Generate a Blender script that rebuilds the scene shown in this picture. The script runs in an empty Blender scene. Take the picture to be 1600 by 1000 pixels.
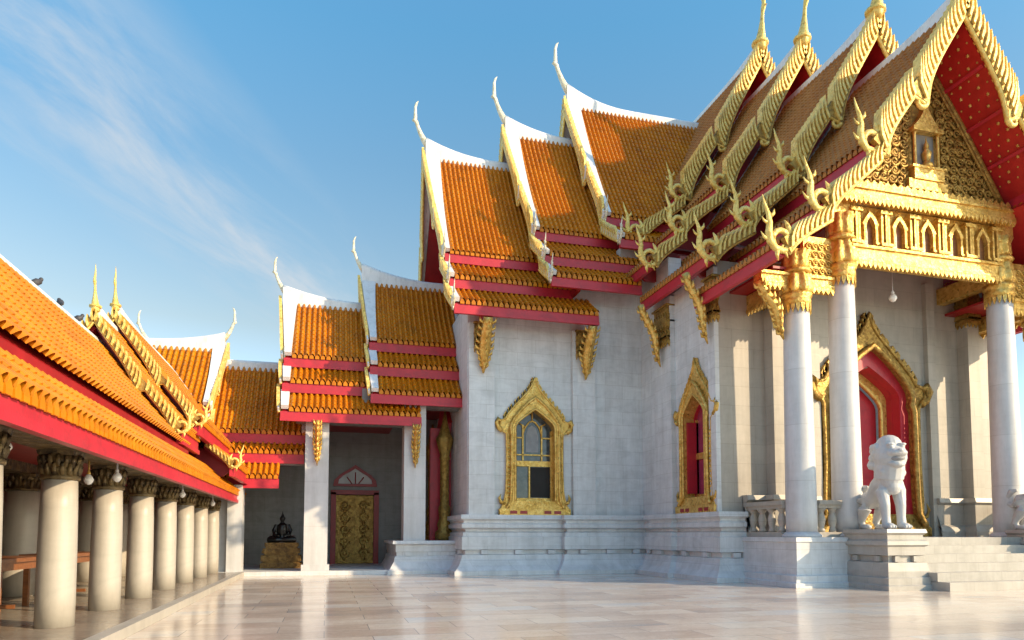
import bpy, bmesh, math, random
from math import sin, cos, pi, sqrt, atan2, radians, hypot, floor
from mathutils import Vector, Matrix
random.seed(7)
SC = bpy.context.scene
COL = SC.collection
# ---------------------------------------------------------------- camera
H = 1.2
YAW, PITCH, FPX = radians(15.228), radians(3.5), 1067.0
cd = bpy.data.cameras.new('camera'); cam = bpy.data.objects.new('camera', cd); COL.objects.link(cam)
cd.sensor_width = 36.0; cd.lens = FPX / 1600 * 36.0
cd.shift_y = (834 - FPX * math.tan(PITCH) - 500) / 1600
cd.clip_start = 0.05; cd.clip_end = 3000
cam.location = (0, 0, H)
cam.rotation_euler = (radians(90) + PITCH, 0, -YAW)
SC.camera = cam
# ---------------------------------------------------------------- sky and sun
SUN_EL = radians(23.0)
SDX, SDY = 0.80, -0.60                       # horizontal direction towards the sun
w = bpy.data.worlds.new('World'); SC.world = w; w.use_nodes = True
nt = w.node_tree; nt.nodes.clear()
def N(t, typ, **k):
    n = t.nodes.new(typ)
    for a, b in k.items(): setattr(n, a, b)
    return n
L = lambda t, a, b: t.links.new(a, b)
sky = N(nt, 'ShaderNodeTexSky', sky_type='NISHITA', sun_disc=False)
sky.sun_elevation = SUN_EL
sky.sun_rotation = atan2(SDX, SDY)           # measured from +Y towards +X
sky.air_density = 1.0; sky.dust_density = 0.6; sky.ozone_density = 2.0
bg = N(nt, 'ShaderNodeBackground'); bg.inputs[1].default_value = 0.15
out = N(nt, 'ShaderNodeOutputWorld')
# thin cirrus: stretched noise on the flat cloud layer overhead
tc = N(nt, 'ShaderNodeTexCoord'); sep = N(nt, 'ShaderNodeSeparateXYZ'); L(nt, tc.outputs['Generated'], sep.inputs[0])
def MA(t, op, a, b=None, c=None, clamp=False):
    n = N(t, 'ShaderNodeMath', operation=op, use_clamp=clamp)
    for i, x in enumerate((a, b, c)):
        if x is None: continue
        if isinstance(x, (int, float)): n.inputs[i].default_value = x
        else: L(t, x, n.inputs[i])
    return n.outputs[0]
zc = MA(nt, 'MAXIMUM', sep.outputs[2], 0.03)
cx_ = MA(nt, 'DIVIDE', sep.outputs[0], zc); cy_ = MA(nt, 'DIVIDE', sep.outputs[1], zc)
CA = radians(67.4)
ua = MA(nt, 'ADD', MA(nt, 'MULTIPLY', cx_, cos(CA)), MA(nt, 'MULTIPLY', cy_, sin(CA)))
va = MA(nt, 'SUBTRACT', MA(nt, 'MULTIPLY', cy_, cos(CA)), MA(nt, 'MULTIPLY', cx_, sin(CA)))
cmb = N(nt, 'ShaderNodeCombineXYZ'); L(nt, MA(nt, 'MULTIPLY', ua, 0.6), cmb.inputs[0]); L(nt, MA(nt, 'MULTIPLY', va, 1.9), cmb.inputs[1])
nz = N(nt, 'ShaderNodeTexNoise'); nz.inputs['Scale'].default_value = 2.0; nz.inputs['Detail'].default_value = 9; nz.inputs['Roughness'].default_value = 0.62; nz.inputs['Distortion'].default_value = 0.5
L(nt, cmb.outputs[0], nz.inputs['Vector'])
mr = N(nt, 'ShaderNodeMapRange', interpolation_type='SMOOTHSTEP'); L(nt, nz.outputs['Fac'], mr.inputs[0]); mr.inputs[1].default_value = 0.34; mr.inputs[2].default_value = 0.78
CLOUD_V, CLOUD_W = 1.19, 0.42                # the band of cirrus: distance across the layer and half width
band = MA(nt, 'SUBTRACT', 1.0, MA(nt, 'DIVIDE', MA(nt, 'ABSOLUTE', MA(nt, 'SUBTRACT', va, CLOUD_V)), CLOUD_W), clamp=True)
fac = MA(nt, 'MULTIPLY', MA(nt, 'MULTIPLY', mr.outputs[0], band), 1.0, clamp=True)
mixc = N(nt, 'ShaderNodeMix', data_type='RGBA'); L(nt, fac, mixc.inputs[0])
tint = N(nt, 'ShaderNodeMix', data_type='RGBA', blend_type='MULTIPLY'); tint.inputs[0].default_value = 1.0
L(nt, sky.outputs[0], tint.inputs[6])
grad = N(nt, 'ShaderNodeValToRGB'); L(nt, sep.outputs[2], grad.inputs[0])   # morning sky tint by height; horizon and zenith raised to fill shaded walls
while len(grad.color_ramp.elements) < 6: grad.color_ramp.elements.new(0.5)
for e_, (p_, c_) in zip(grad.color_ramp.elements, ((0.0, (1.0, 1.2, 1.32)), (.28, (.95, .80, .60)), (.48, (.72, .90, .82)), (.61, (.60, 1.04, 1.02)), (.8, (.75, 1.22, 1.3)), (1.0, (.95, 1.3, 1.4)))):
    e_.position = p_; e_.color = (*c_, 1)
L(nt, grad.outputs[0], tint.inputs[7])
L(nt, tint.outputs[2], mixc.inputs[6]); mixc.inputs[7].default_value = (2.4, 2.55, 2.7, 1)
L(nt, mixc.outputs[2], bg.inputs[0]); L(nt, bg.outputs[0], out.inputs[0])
sd = bpy.data.lights.new('sun', 'SUN'); sun = bpy.data.objects.new('sun', sd); COL.objects.link(sun)
sd.energy = 3.0; sd.angle = radians(0.5); sd.color = (1.0, 0.77, 0.49)
tosun = Vector((SDX * cos(SUN_EL), SDY * cos(SUN_EL), sin(SUN_EL)))
sun.rotation_euler = tosun.to_track_quat('Z', 'Y').to_euler()
sun.location = (30, -20, 30)
SC.view_settings.view_transform = 'Standard'; SC.view_settings.look = 'None'
SC.view_settings.exposure = 0.95; SC.view_settings.gamma = 1.0
SC.render.engine = 'CYCLES'
SC.cycles.max_bounces = 6; SC.cycles.diffuse_bounces = 4; SC.cycles.glossy_bounces = 3

# ---------------------------------------------------------------- materials
def newmat(name):
    m = bpy.data.materials.new(name); m.use_nodes = True
    t = m.node_tree; b = t.nodes['Principled BSDF']
    c = N(t, 'ShaderNodeTexCoord')
    return m, t, b, c.outputs['Object']
def ramp(t, fac, stops):
    r = N(t, 'ShaderNodeValToRGB'); e = r.color_ramp.elements
    while len(e) < len(stops): e.new(0.5)
    for i, (p, c) in enumerate(stops): e[i].position = p; e[i].color = (*c, 1)
    L(t, fac, r.inputs[0]); return r.outputs[0]
def noise(t, co, scale, detail=4, rough=0.55, sc3=None, dist=0):
    n = N(t, 'ShaderNodeTexNoise'); n.inputs['Scale'].default_value = scale; n.inputs['Detail'].default_value = detail
    n.inputs['Roughness'].default_value = rough; n.inputs['Distortion'].default_value = dist
    if sc3:
        mp = N(t, 'ShaderNodeMapping'); mp.inputs['Scale'].default_value = sc3; L(t, co, mp.inputs[0]); co = mp.outputs[0]
    L(t, co, n.inputs['Vector']); return n.outputs['Fac']
def mix(t, f, a, b, blend='MIX'):
    n = N(t, 'ShaderNodeMix', data_type='RGBA', blend_type=blend)
    for i, x in ((0, f), (6, a), (7, b)):
        if isinstance(x, tuple): n.inputs[i].default_value = (*x, 1)
        elif isinstance(x, (int, float)): n.inputs[i].default_value = x
        else: L(t, x, n.inputs[i])
    return n.outputs[2]
def bump(t, b, h, strength=0.3, dist=0.02):
    n = N(t, 'ShaderNodeBump'); n.inputs['Strength'].default_value = strength; n.inputs['Distance'].default_value = dist
    L(t, h, n.inputs['Height']); L(t, n.outputs[0], b.inputs['Normal'])
def simple(name, c1, c2, rough=0.5, metal=0.0, scale=4, bs=0.2, bscale=40, sc3=None, spec=0.5):
    m, t, b, co = newmat(name)
    L(t, ramp(t, noise(t, co, scale, 6, 0.6, sc3), [(0.3, c1), (0.7, c2)]), b.inputs['Base Color'])
    b.inputs['Roughness'].default_value = rough; b.inputs['Metallic'].default_value = metal
    b.inputs['Specular IOR Level'].default_value = spec
    if bs: bump(t, b, noise(t, co, bscale, 5), bs, 0.01)
    return m
def marble(name, base, joints=True, bw=1.15, bh=0.42, vary=0.10, rough=0.42):
    m, t, b, co = newmat(name)
    s = N(t, 'ShaderNodeSeparateXYZ'); L(t, co, s.inputs[0])
    c = N(t, 'ShaderNodeCombineXYZ'); L(t, MA(t, 'ADD', s.outputs[0], s.outputs[1]), c.inputs[0]); L(t, s.outputs[2], c.inputs[1])
    d = tuple(x * (1 - vary) for x in base); l = tuple(min(1, x * (1 + vary * 0.5)) for x in base)
    col = ramp(t, noise(t, co, 1.4, 8, 0.62, (1, 1, 2.2), 1.2), [(0.28, d), (0.55, base), (0.75, l)])
    stain = ramp(t, noise(t, co, 1.1, 7, 0.7, (3.0, 3.0, 0.45)), [(0.32, (0.66, 0.645, 0.62)), (0.60, (1, 1, 1))])
    col = mix(t, 0.55, col, stain, 'MULTIPLY')
    if joints:
        br = N(t, 'ShaderNodeTexBrick'); br.inputs['Scale'].default_value = 1.0
        br.inputs['Brick Width'].default_value = bw; br.inputs['Row Height'].default_value = bh
        br.inputs['Mortar Size'].default_value = 0.006; br.inputs['Mortar Smooth'].default_value = 0.3
        br.inputs['Color1'].default_value = (1, 1, 1, 1); br.inputs['Color2'].default_value = (0.93, 0.93, 0.935, 1); br.inputs['Mortar'].default_value = (0.76, 0.745, 0.73, 1)
        L(t, c.outputs[0], br.inputs['Vector']); col = mix(t, 1.0, col, br.outputs['Color'], 'MULTIPLY')
    L(t, col, b.inputs['Base Color']); b.inputs['Roughness'].default_value = rough
    bump(t, b, noise(t, co, 22, 5), 0.08, 0.01)
    return m
def gold(name, c1, c2, metal=0.6, rough=0.36):
    m, t, b, co = newmat(name)
    v = N(t, 'ShaderNodeTexVoronoi'); v.inputs['Scale'].default_value = 14; L(t, co, v.inputs['Vector'])
    sv = N(t, 'ShaderNodeSeparateColor'); L(t, v.outputs['Color'], sv.inputs[0])
    f = MA(t, 'ADD', MA(t, 'MULTIPLY', noise(t, co, 4, 7, 0.7), 0.8), MA(t, 'MULTIPLY', sv.outputs[0], 0.28))
    dk = tuple(x * 0.58 for x in c1)
    L(t, ramp(t, f, [(0.28, dk), (0.42, c1), (0.7, c2)]), b.inputs['Base Color'])
    b.inputs['Metallic'].default_value = metal
    L(t, MA(t, 'ADD', MA(t, 'MULTIPLY', sv.outputs[1], 0.22), rough - 0.1), b.inputs['Roughness'])
    bump(t, b, MA(t, 'ADD', v.outputs['Distance'], noise(t, co, 45, 3)), 0.45, 0.025)
    return m
def weathered(name, c1, c2, dirt, rough=0.5, amt=0.35, sc3=(2.5, 2.5, 0.6)):
    m, t, b, co = newmat(name)
    col = ramp(t, noise(t, co, 2.5, 6, 0.6), [(0.3, c1), (0.7, c2)])
    st = ramp(t, noise(t, co, 2.2, 8, 0.72, sc3), [(0.30, (1, 1, 1)), (0.52, (0, 0, 0))])
    L(t, mix(t, MA(t, 'MULTIPLY', st, amt), col, dirt), b.inputs['Base Color'])
    b.inputs['Roughness'].default_value = rough; bump(t, b, noise(t, co, 30, 5), 0.15, 0.01)
    return m
def tile(name, c1, c2, c3):
    m, t, b, co = newmat(name)
    wn = N(t, 'ShaderNodeTexWhiteNoise', noise_dimensions='3D')
    sn = N(t, 'ShaderNodeVectorMath', operation='SNAP'); sn.inputs[1].default_value = (0.165, 0.165, 0.165); L(t, co, sn.inputs[0]); L(t, sn.outputs[0], wn.inputs['Vector'])
    f = MA(t, 'ADD', MA(t, 'MULTIPLY', wn.outputs['Value'], 0.18), MA(t, 'MULTIPLY', noise(t, co, 1.1, 7, 0.6), 0.84))
    lich = ramp(t, noise(t, co, 1.7, 9, 0.75), [(0.56, (0, 0, 0)), (0.70, (1, 1, 1))])
    L(t, mix(t, MA(t, 'MULTIPLY', lich, 0.6), ramp(t, f, [(0.25, c1), (0.52, c2), (0.85, c3)]), (0.16, 0.085, 0.03)), b.inputs['Base Color'])
    b.inputs['Roughness'].default_value = 0.42; b.inputs['Specular IOR Level'].default_value = 0.3
    bump(t, b, noise(t, co, 30, 3), 0.15, 0.01)
    return m
M = {}
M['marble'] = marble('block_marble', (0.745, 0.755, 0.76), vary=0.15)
M['marble_plain'] = marble('smooth_marble', (0.66, 0.66, 0.665), True, 30, 1.3, 0.08)
M['gallery_marble'] = marble('old_marble', (0.47, 0.435, 0.38), True, 30, 2.6, 0.14)
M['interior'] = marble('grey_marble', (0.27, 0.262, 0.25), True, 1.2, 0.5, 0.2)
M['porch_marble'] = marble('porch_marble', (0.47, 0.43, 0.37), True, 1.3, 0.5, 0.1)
M['lion'] = simple('statue_marble', (0.46, 0.46, 0.455), (0.60, 0.595, 0.58), 0.45, 0, 3, 0.15)
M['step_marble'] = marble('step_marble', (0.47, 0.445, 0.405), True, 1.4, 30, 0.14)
M['white'] = weathered('white_plaster', (0.72, 0.73, 0.74), (0.82, 0.82, 0.82), (0.40, 0.39, 0.37), 0.5, 0.5)
M['tile'] = tile('orange_tile', (0.42, 0.125, 0.004), (0.60, 0.200, 0.005), (0.70, 0.275, 0.010))
M['tile_shaded'] = tile('shaded_orange_tile', (0.36, 0.125, 0.022), (0.50, 0.19, 0.034), (0.60, 0.26, 0.06)); M['tile_shaded'].node_tree.nodes['Principled BSDF'].inputs['Specular IOR Level'].default_value = 0.3; M['tile_shaded'].node_tree.nodes['Principled BSDF'].inputs['Roughness'].default_value = 0.55  # same orange tile, browned: shade of the nave's west slopes put into the colour
M['red'] = weathered('red_paint', (0.48, 0.020, 0.038), (0.56, 0.030, 0.05), (0.26, 0.03, 0.04), 0.42, 0.6, (1.2, 1.2, 1.2))
M['deep_red'] = simple('dark_red_paint', (0.25, 0.008, 0.010), (0.38, 0.014, 0.018), 0.4, 0, 3, 0.08)
M['soffit_red'] = simple('soffit_red_paint', (0.40, 0.014, 0.014), (0.52, 0.026, 0.022), 0.4, 0, 3, 0.08)
M['gold'] = gold('gold_leaf', (0.62, 0.36, 0.07), (0.86, 0.58, 0.17), 0.55)
M['pale_gold'] = gold('pale_gold_mosaic', (0.80, 0.53, 0.12), (0.95, 0.71, 0.22), 0.15, 0.34)
M['old_gold'] = gold('old_gold', (0.30, 0.17, 0.035), (0.52, 0.33, 0.08), 0.5, 0.42)
M['shaded_gold'] = gold('shaded_gold', (0.17, 0.09, 0.025), (0.34, 0.19, 0.05), 0.4, 0.45)  # darker gold for the plinth; shade of the bay put into its colour
M['cream'] = gold('cream_mosaic', (0.70, 0.62, 0.42), (0.82, 0.78, 0.64), 0.1, 0.4)
M['bronze'] = gold('bronze_capital', (0.07, 0.05, 0.028), (0.20, 0.14, 0.06), 0.35, 0.5)
M['black'] = simple('black_lacquer', (0.008, 0.008, 0.008), (0.016, 0.015, 0.014), 0.3, 0, 5, 0.1)
M['dark'] = simple('shade_black', (0.012, 0.010, 0.009), (0.02, 0.018, 0.016), 0.7, 0, 2, 0)  # near-black that stands in for the shade of unlit rooms
M['glass'] = simple('leaded_glass', (0.03, 0.045, 0.055), (0.10, 0.12, 0.13), 0.12, 0, 6, 0.15, 9)
M['pink_glass'] = simple('red_glass', (0.30, 0.03, 0.08), (0.42, 0.07, 0.14), 0.15, 0, 4, 0.1, 9)
M['wood'] = simple('varnished_wood', (0.16, 0.055, 0.02), (0.30, 0.11, 0.035), 0.35, 0, 3, 0.1, 30, (1, 8, 8))
M['lamp'] = simple('opal_glass', (0.78, 0.76, 0.72), (0.84, 0.82, 0.78), 0.25, 0, 3, 0)
M['bird'] = simple('dark_feather', (0.03, 0.03, 0.035), (0.07, 0.07, 0.08), 0.6, 0, 12, 0.1)
M['stone'] = simple('grey_stone', (0.22, 0.22, 0.23), (0.36, 0.36, 0.36), 0.6, 0, 5, 0.3)
# red soffit with gilded rosettes is modelled; the plain board is M['deep_red']
def floor_mat():
    m, t, b, co = newmat('polished_floor')
    br = N(t, 'ShaderNodeTexBrick'); br.offset = 0.5; br.inputs['Scale'].default_value = 1.0
    br.inputs['Brick Width'].default_value = 1.1; br.inputs['Row Height'].default_value = 0.55
    br.inputs['Mortar Size'].default_value = 0.006; br.inputs['Bias'].default_value = 0.0
    br.inputs['Color1'].default_value = (0, 0, 0, 1); br.inputs['Color2'].default_value = (1, 1, 1, 1); br.inputs['Mortar'].default_value = (0.3, 0.3, 0.3, 1)
    L(t, co, br.inputs['Vector'])
    big = noise(t, co, 0.5, 6, 0.6, (0.7, 1.6, 1))
    f = MA(t, 'ADD', MA(t, 'MULTIPLY', br.outputs['Color'], 0.42), MA(t, 'SUBTRACT', MA(t, 'MULTIPLY', big, 1.1), 0.2))
    col = ramp(t, f, [(0.18, (0.44, 0.42, 0.40)), (0.34, (0.60, 0.48, 0.385)), (0.55, (0.76, 0.63, 0.51)), (0.74, (0.82, 0.72, 0.60)), (0.9, (0.66, 0.66, 0.65))])
    vein = ramp(t, noise(t, co, 3.5, 9, 0.7, None, 2.0), [(0.45, (1, 1, 1)), (0.52, (0.86, 0.84, 0.83)), (0.58, (1, 1, 1))])
    col = mix(t, 0.8, col, vein, 'MULTIPLY')
    col = mix(t, br.outputs['Fac'], col, (0.36, 0.33, 0.31))
    L(t, col, b.inputs['Base Color'])
    rr = MA(t, 'ADD', MA(t, 'MULTIPLY', noise(t, co, 1.3, 5), 0.16), 0.08)
    L(t, rr, b.inputs['Roughness'])
    bump(t, b, noise(t, co, 1.8, 2), 0.05, 0.02)
    return m
M['floor'] = floor_mat()
M['gallery_floor'] = marble('shaded_brown_floor', (0.36, 0.30, 0.235), True, .6, .6, .2, .22)  # darker brown tile, with the gallery's shade put into its colour

# ---------------------------------------------------------------- mesh helpers
ORIG = {}
class MB:
    def __init__(s): s.v = []; s.f = []; s.m = []; s.sm = []
    def add(s, vs, fs, m=0, smooth=False):
        o = len(s.v); s.v += [tuple(x) for x in vs]
        for f in fs: s.f.append([i + o for i in f]); s.m.append(m); s.sm.append(smooth)
    def box(s, x0, x1, y0, y1, z0, z1, m=0):
        if x0 > x1: x0, x1 = x1, x0
        if y0 > y1: y0, y1 = y1, y0
        s.add([(x0, y0, z0), (x1, y0, z0), (x1, y1, z0), (x0, y1, z0), (x0, y0, z1), (x1, y0, z1), (x1, y1, z1), (x0, y1, z1)],
              [(0, 3, 2, 1), (4, 5, 6, 7), (0, 1, 5, 4), (1, 2, 6, 5), (2, 3, 7, 6), (3, 0, 4, 7)], m)
    def lathe(s, prof, cx, cy, n=24, m=0, smooth=True, flute=0, k=0, sq=0, cap=True):
        vs = []; fs = []
        for (r, z) in prof:
            for i in range(n):
                a = 2 * pi * i / n; rr = r
                if flute: rr = r * (1 - flute * (0.5 - 0.5 * cos(k * a)))
                if sq: rr = rr * (1 + sq * (1 / max(abs(cos(a)), abs(sin(a))) - 1))
                vs.append((cx + rr * cos(a), cy + rr * sin(a), z))
        for j in range(len(prof) - 1):
            for i in range(n):
                i2 = (i + 1) % n
                fs.append((j * n + i, j * n + i2, (j + 1) * n + i2, (j + 1) * n + i))
        if cap: fs.append(tuple(range(n))[::-1]); fs.append(tuple((len(prof) - 1) * n + i for i in range(n)))
        s.add(vs, fs, m, smooth)
    def tube(s, pts, rads, n=8, m=0, flat=None, smooth=True):
        # pts: 3D points; flat: (axis vector, scale) squashes the section along that axis
        P = [Vector(p) for p in pts]; vs = []; fs = []
        up0 = Vector((0.13, 0.21, 0.97)) if flat is None else Vector(flat[0])
        for i, p in enumerate(P):
            t = (P[min(i + 1, len(P) - 1)] - P[max(i - 1, 0)]).normalized()
            a = t.cross(up0)
            if a.length < 1e-4: a = t.cross(Vector((1, 0, 0)))
            a.normalize(); b = t.cross(a).normalized()
            r = rads[i] if isinstance(rads, (list, tuple)) else rads
            for j in range(n):
                th = 2 * pi * j / n
                vs.append(p + a * (r * cos(th)) + b * (r * sin(th) * (flat[1] if flat else 1)))
        for i in range(len(P) - 1):
            for j in range(n):
                j2 = (j + 1) % n
                fs.append((i * n + j, i * n + j2, (i + 1) * n + j2, (i + 1) * n + j))
        fs.append(tuple(range(n))[::-1]); fs.append(tuple((len(P) - 1) * n + j for j in range(n)))
        s.add(vs, fs, m, smooth)
    def ell(s, c, r, n=14, m=0, rot=None):
        vs = []; fs = []; k = n // 2
        for i in range(k + 1):
            ph = pi * i / k
            for j in range(n):
                th = 2 * pi * j / n
                v = Vector((r[0] * sin(ph) * cos(th), r[1] * sin(ph) * sin(th), r[2] * cos(ph)))
                if rot: v = rot @ v
                vs.append(v + Vector(c))
        for i in range(k):
            for j in range(n):
                j2 = (j + 1) % n
                fs.append((i * n + j, (i + 1) * n + j, (i + 1) * n + j2, i * n + j2))
        s.add(vs, fs, m, True)
    def prism(s, poly, mp, d0, d1, m=0):
        # poly: 2D outline; mp(a, b, d) -> world point
        n = len(poly)
        vs = [mp(a, b, d0) for a, b in poly] + [mp(a, b, d1) for a, b in poly]
        fs = [tuple(range(n))[::-1], tuple(range(n, 2 * n))] + [(i, (i + 1) % n, n + (i + 1) % n, n + i) for i in range(n)]
        s.add(vs, fs, m)
    def strip(s, A, B, mp, d0, d1, m=0):
        # band between two equally long outlines A and B, given thickness
        n = len(A)
        vs = [mp(a, b, d0) for a, b in A] + [mp(a, b, d0) for a, b in B] + [mp(a, b, d1) for a, b in A] + [mp(a, b, d1) for a, b in B]
        fs = []
        for i in range(n - 1):
            fs += [(i, i + 1, n + i + 1, n + i), (2 * n + i, 3 * n + i, 3 * n + i + 1, 2 * n + i + 1),
                   (i, 2 * n + i, 2 * n + i + 1, i + 1), (n + i, n + i + 1, 3 * n + i + 1, 3 * n + i)]
        fs += [(0, n, 3 * n, 2 * n), (n - 1, 3 * n - 1, 4 * n - 1, 2 * n - 1)]
        s.add(vs, fs, m)
    def leafrow(s, p0, p1, pitch, h, nrm, m=0, down=False, t=0.03, wf=0.46):
        # a row of leaf-shaped plates from p0 to p1, standing up or hanging
        p0 = Vector(p0); p1 = Vector(p1); d = p1 - p0; n = max(1, round(d.length / pitch)); st = d / n; u = d.normalized(); w_ = st.length * wf
        nrm = Vector(nrm) * t; sg = -1 if down else 1
        for i in range(n):
            c = p0 + st * (i + 0.5)
            o = [(-w_, 0), (-w_ * 1.05, 0.4 * h), (-w_ * .45, 0.72 * h), (0, h), (w_ * .45, 0.72 * h), (w_ * 1.05, 0.4 * h), (w_, 0)]
            vs = [c + u * a + Vector((0, 0, sg * b)) for a, b in o]; k = len(o)
            vs = vs + [x + nrm for x in vs]
            s.add(vs, [tuple(range(k))[::-1], tuple(range(k, 2 * k))] + [(j, (j + 1) % k, k + (j + 1) % k, k + j) for j in range(k)], m)
    def build(s, name, mats, parent=None, loc=(0, 0, 0), recalc=True):
        me = bpy.data.meshes.new(name); lo = Vector(loc)
        me.from_pydata([tuple(Vector(v) - lo) for v in s.v], [], s.f)
        for mm in (mats if isinstance(mats, (list, tuple)) else [mats]): me.materials.append(M[mm])
        for p, mi, sm in zip(me.polygons, s.m, s.sm): p.material_index = mi; p.use_smooth = sm
        if recalc:
            bm = bmesh.new(); bm.from_mesh(me); bmesh.ops.recalc_face_normals(bm, faces=bm.faces); bm.to_mesh(me); bm.free()
        o = bpy.data.objects.new(name, me); COL.objects.link(o)
        ORIG[o] = lo
        if parent is not None: o.parent = parent; o.location = lo - ORIG[parent]
        else: o.location = lo
        return o
def tag(o, label, cat, group=None, kind=None):
    if label: o['label'] = label
    if cat: o['category'] = cat
    if group: o['group'] = group
    if kind: o['kind'] = kind
    return o
def empty(name, loc, label, cat, group=None):
    o = bpy.data.objects.new(name, None); COL.objects.link(o); o.location = loc; o.empty_display_size = 0.3
    ORIG[o] = Vector(loc); return tag(o, label, cat, group)
def part(name, parent, loc):
    o = bpy.data.objects.new(name, None); COL.objects.link(o); o.parent = parent; o.location = Vector(loc) - ORIG[parent]; ORIG[o] = Vector(loc); return o
def dup(o, off, parent=None):
    c = o.copy(); COL.objects.link(c); c.location = o.location + Vector(off); ORIG[c] = ORIG[o] + Vector(off)
    if parent is not None: c.parent = parent
    for ch in list(o.children):
        k = ch.copy(); COL.objects.link(k); k.parent = c; ORIG[k] = ORIG[ch] + Vector(off)
    return c
def moulding(mb, path, prof, m=0, closed=False):
    # sweep (offset, z) profile along a plan path; offset is to the right of the direction of travel
    n = len(path); nr = []
    for i in range(n):
        def dirn(a, b): d = Vector((path[b][0] - path[a][0], path[b][1] - path[a][1])); return d.normalized()
        d0 = dirn(i - 1, i) if (i > 0 or closed) else None
        d1 = dirn(i, (i + 1) % n) if (i < n - 1 or closed) else None
        n0 = Vector((d0.y, -d0.x)) if d0 else None; n1 = Vector((d1.y, -d1.x)) if d1 else None
        if n0 is None: nr.append(n1)
        elif n1 is None: nr.append(n0)
        else:
            b = (n0 + n1); k = b.dot(n0); nr.append(b / k if abs(k) > 1e-5 else n0)
    vs = []; fs = []; K = len(prof)
    for i in range(n):
        for (o, z) in prof: vs.append((path[i][0] + nr[i].x * o, path[i][1] + nr[i].y * o, z))
    for i in range(n if closed else n - 1):
        i2 = (i + 1) % n
        for j in range(K - 1): fs.append((i * K + j, i2 * K + j, i2 * K + j + 1, i * K + j + 1))
    mb.add(vs, fs, m)
    if not closed:
        mb.add([vs[j] for j in range(K)], [tuple(range(K))], m); mb.add([vs[(n - 1) * K + j] for j in range(K)], [tuple(range(K))], m)

# ---------------------------------------------------------------- roofs
class Frame:
    def __init__(s, o, q, p): s.o = o; s.q = q; s.p = p
    def __call__(s, q, p, z): return (s.o[0] + q * s.q[0] + p * s.p[0], s.o[1] + q * s.q[1] + p * s.p[1], z)
    def P(s): return Vector((s.p[0], s.p[1], 0))
    def Q(s): return Vector((s.q[0], s.q[1], 0))
SAG = 0.035
def tp(tier, t, off=0.0):
    q0, z0, q1, z1 = tier
    q = q0 + (q1 - q0) * t; z = z0 + (z1 - z0) * (t + SAG * sin(pi * t))
    dq = q1 - q0; dz = (z1 - z0) * (1 + SAG * pi * cos(pi * t)); l = hypot(dq, dz)
    return q + off * (-dz / l), z + off * (dq / l)
def tiles(mb, fr, s, tier, pa, pb, m=0, pitch=0.165, fine=True, antefix=True, lean=0.0):
    n = max(2, round(abs(pb - pa) / pitch)); seg = 6 if fine else 2
    ln = hypot(tier[2] - tier[0], tier[3] - tier[1]); rows = max(2, round(ln / (0.24 if fine else 0.9)))
    H_ = [0.1, 0.72, 0.95, 1.0, 0.95, 0.72] if fine else [0.2, 0.8]
    tv = []
    for r in range(rows):
        tv.append((r / rows + 0.0005, 0.030)); tv.append(((r + 1) / rows, 0.052))
    tv[0] = (0, 0.03)
    cols = []
    for i in range(n):
        for j in range(seg): cols.append((pa + (pb - pa) * (i + j / seg * 0.66 if fine else i + j / seg) / n, H_[j]))
        if fine: cols.append((pa + (pb - pa) * (i + 0.72) / n, 0.0))
    cols.append((pb, 0.0))
    vs = []; fs = []; C = len(cols)
    for (t, b) in tv:
        for (p, h) in cols:
            q, z = tp(tier, t, b + h * 0.085)
            vs.append(fr(s * q, p, z))
    for a in range(len(tv) - 1):
        for c in range(C - 1): fs.append((a * C + c, a * C + c + 1, (a + 1) * C + c + 1, (a + 1) * C + c))
    mb.add(vs, fs, m)
    if antefix:
        q, z = tp(tier, 1.0, 0.0); q += 0.02
        mb.leafrow(fr(s * q, pa, z - 0.05), fr(s * q, pb, z - 0.05), abs(pb - pa) / n * (1 if fine else 2), 0.17, fr.Q() * s, m, t=0.03, wf=0.36)
def slab(mb, fr, s, tier, pa, pb, o0, o1, m=0, k=8):
    A = [tp(tier, i / k, o0) for i in range(k + 1)]; B = [tp(tier, i / k, o1) for i in range(k + 1)]
    mb.strip([(s * q, z) for q, z in A], [(s * q, z) for q, z in B], lambda a, b, d: fr(a, d, b), pa, pb, m)
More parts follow.
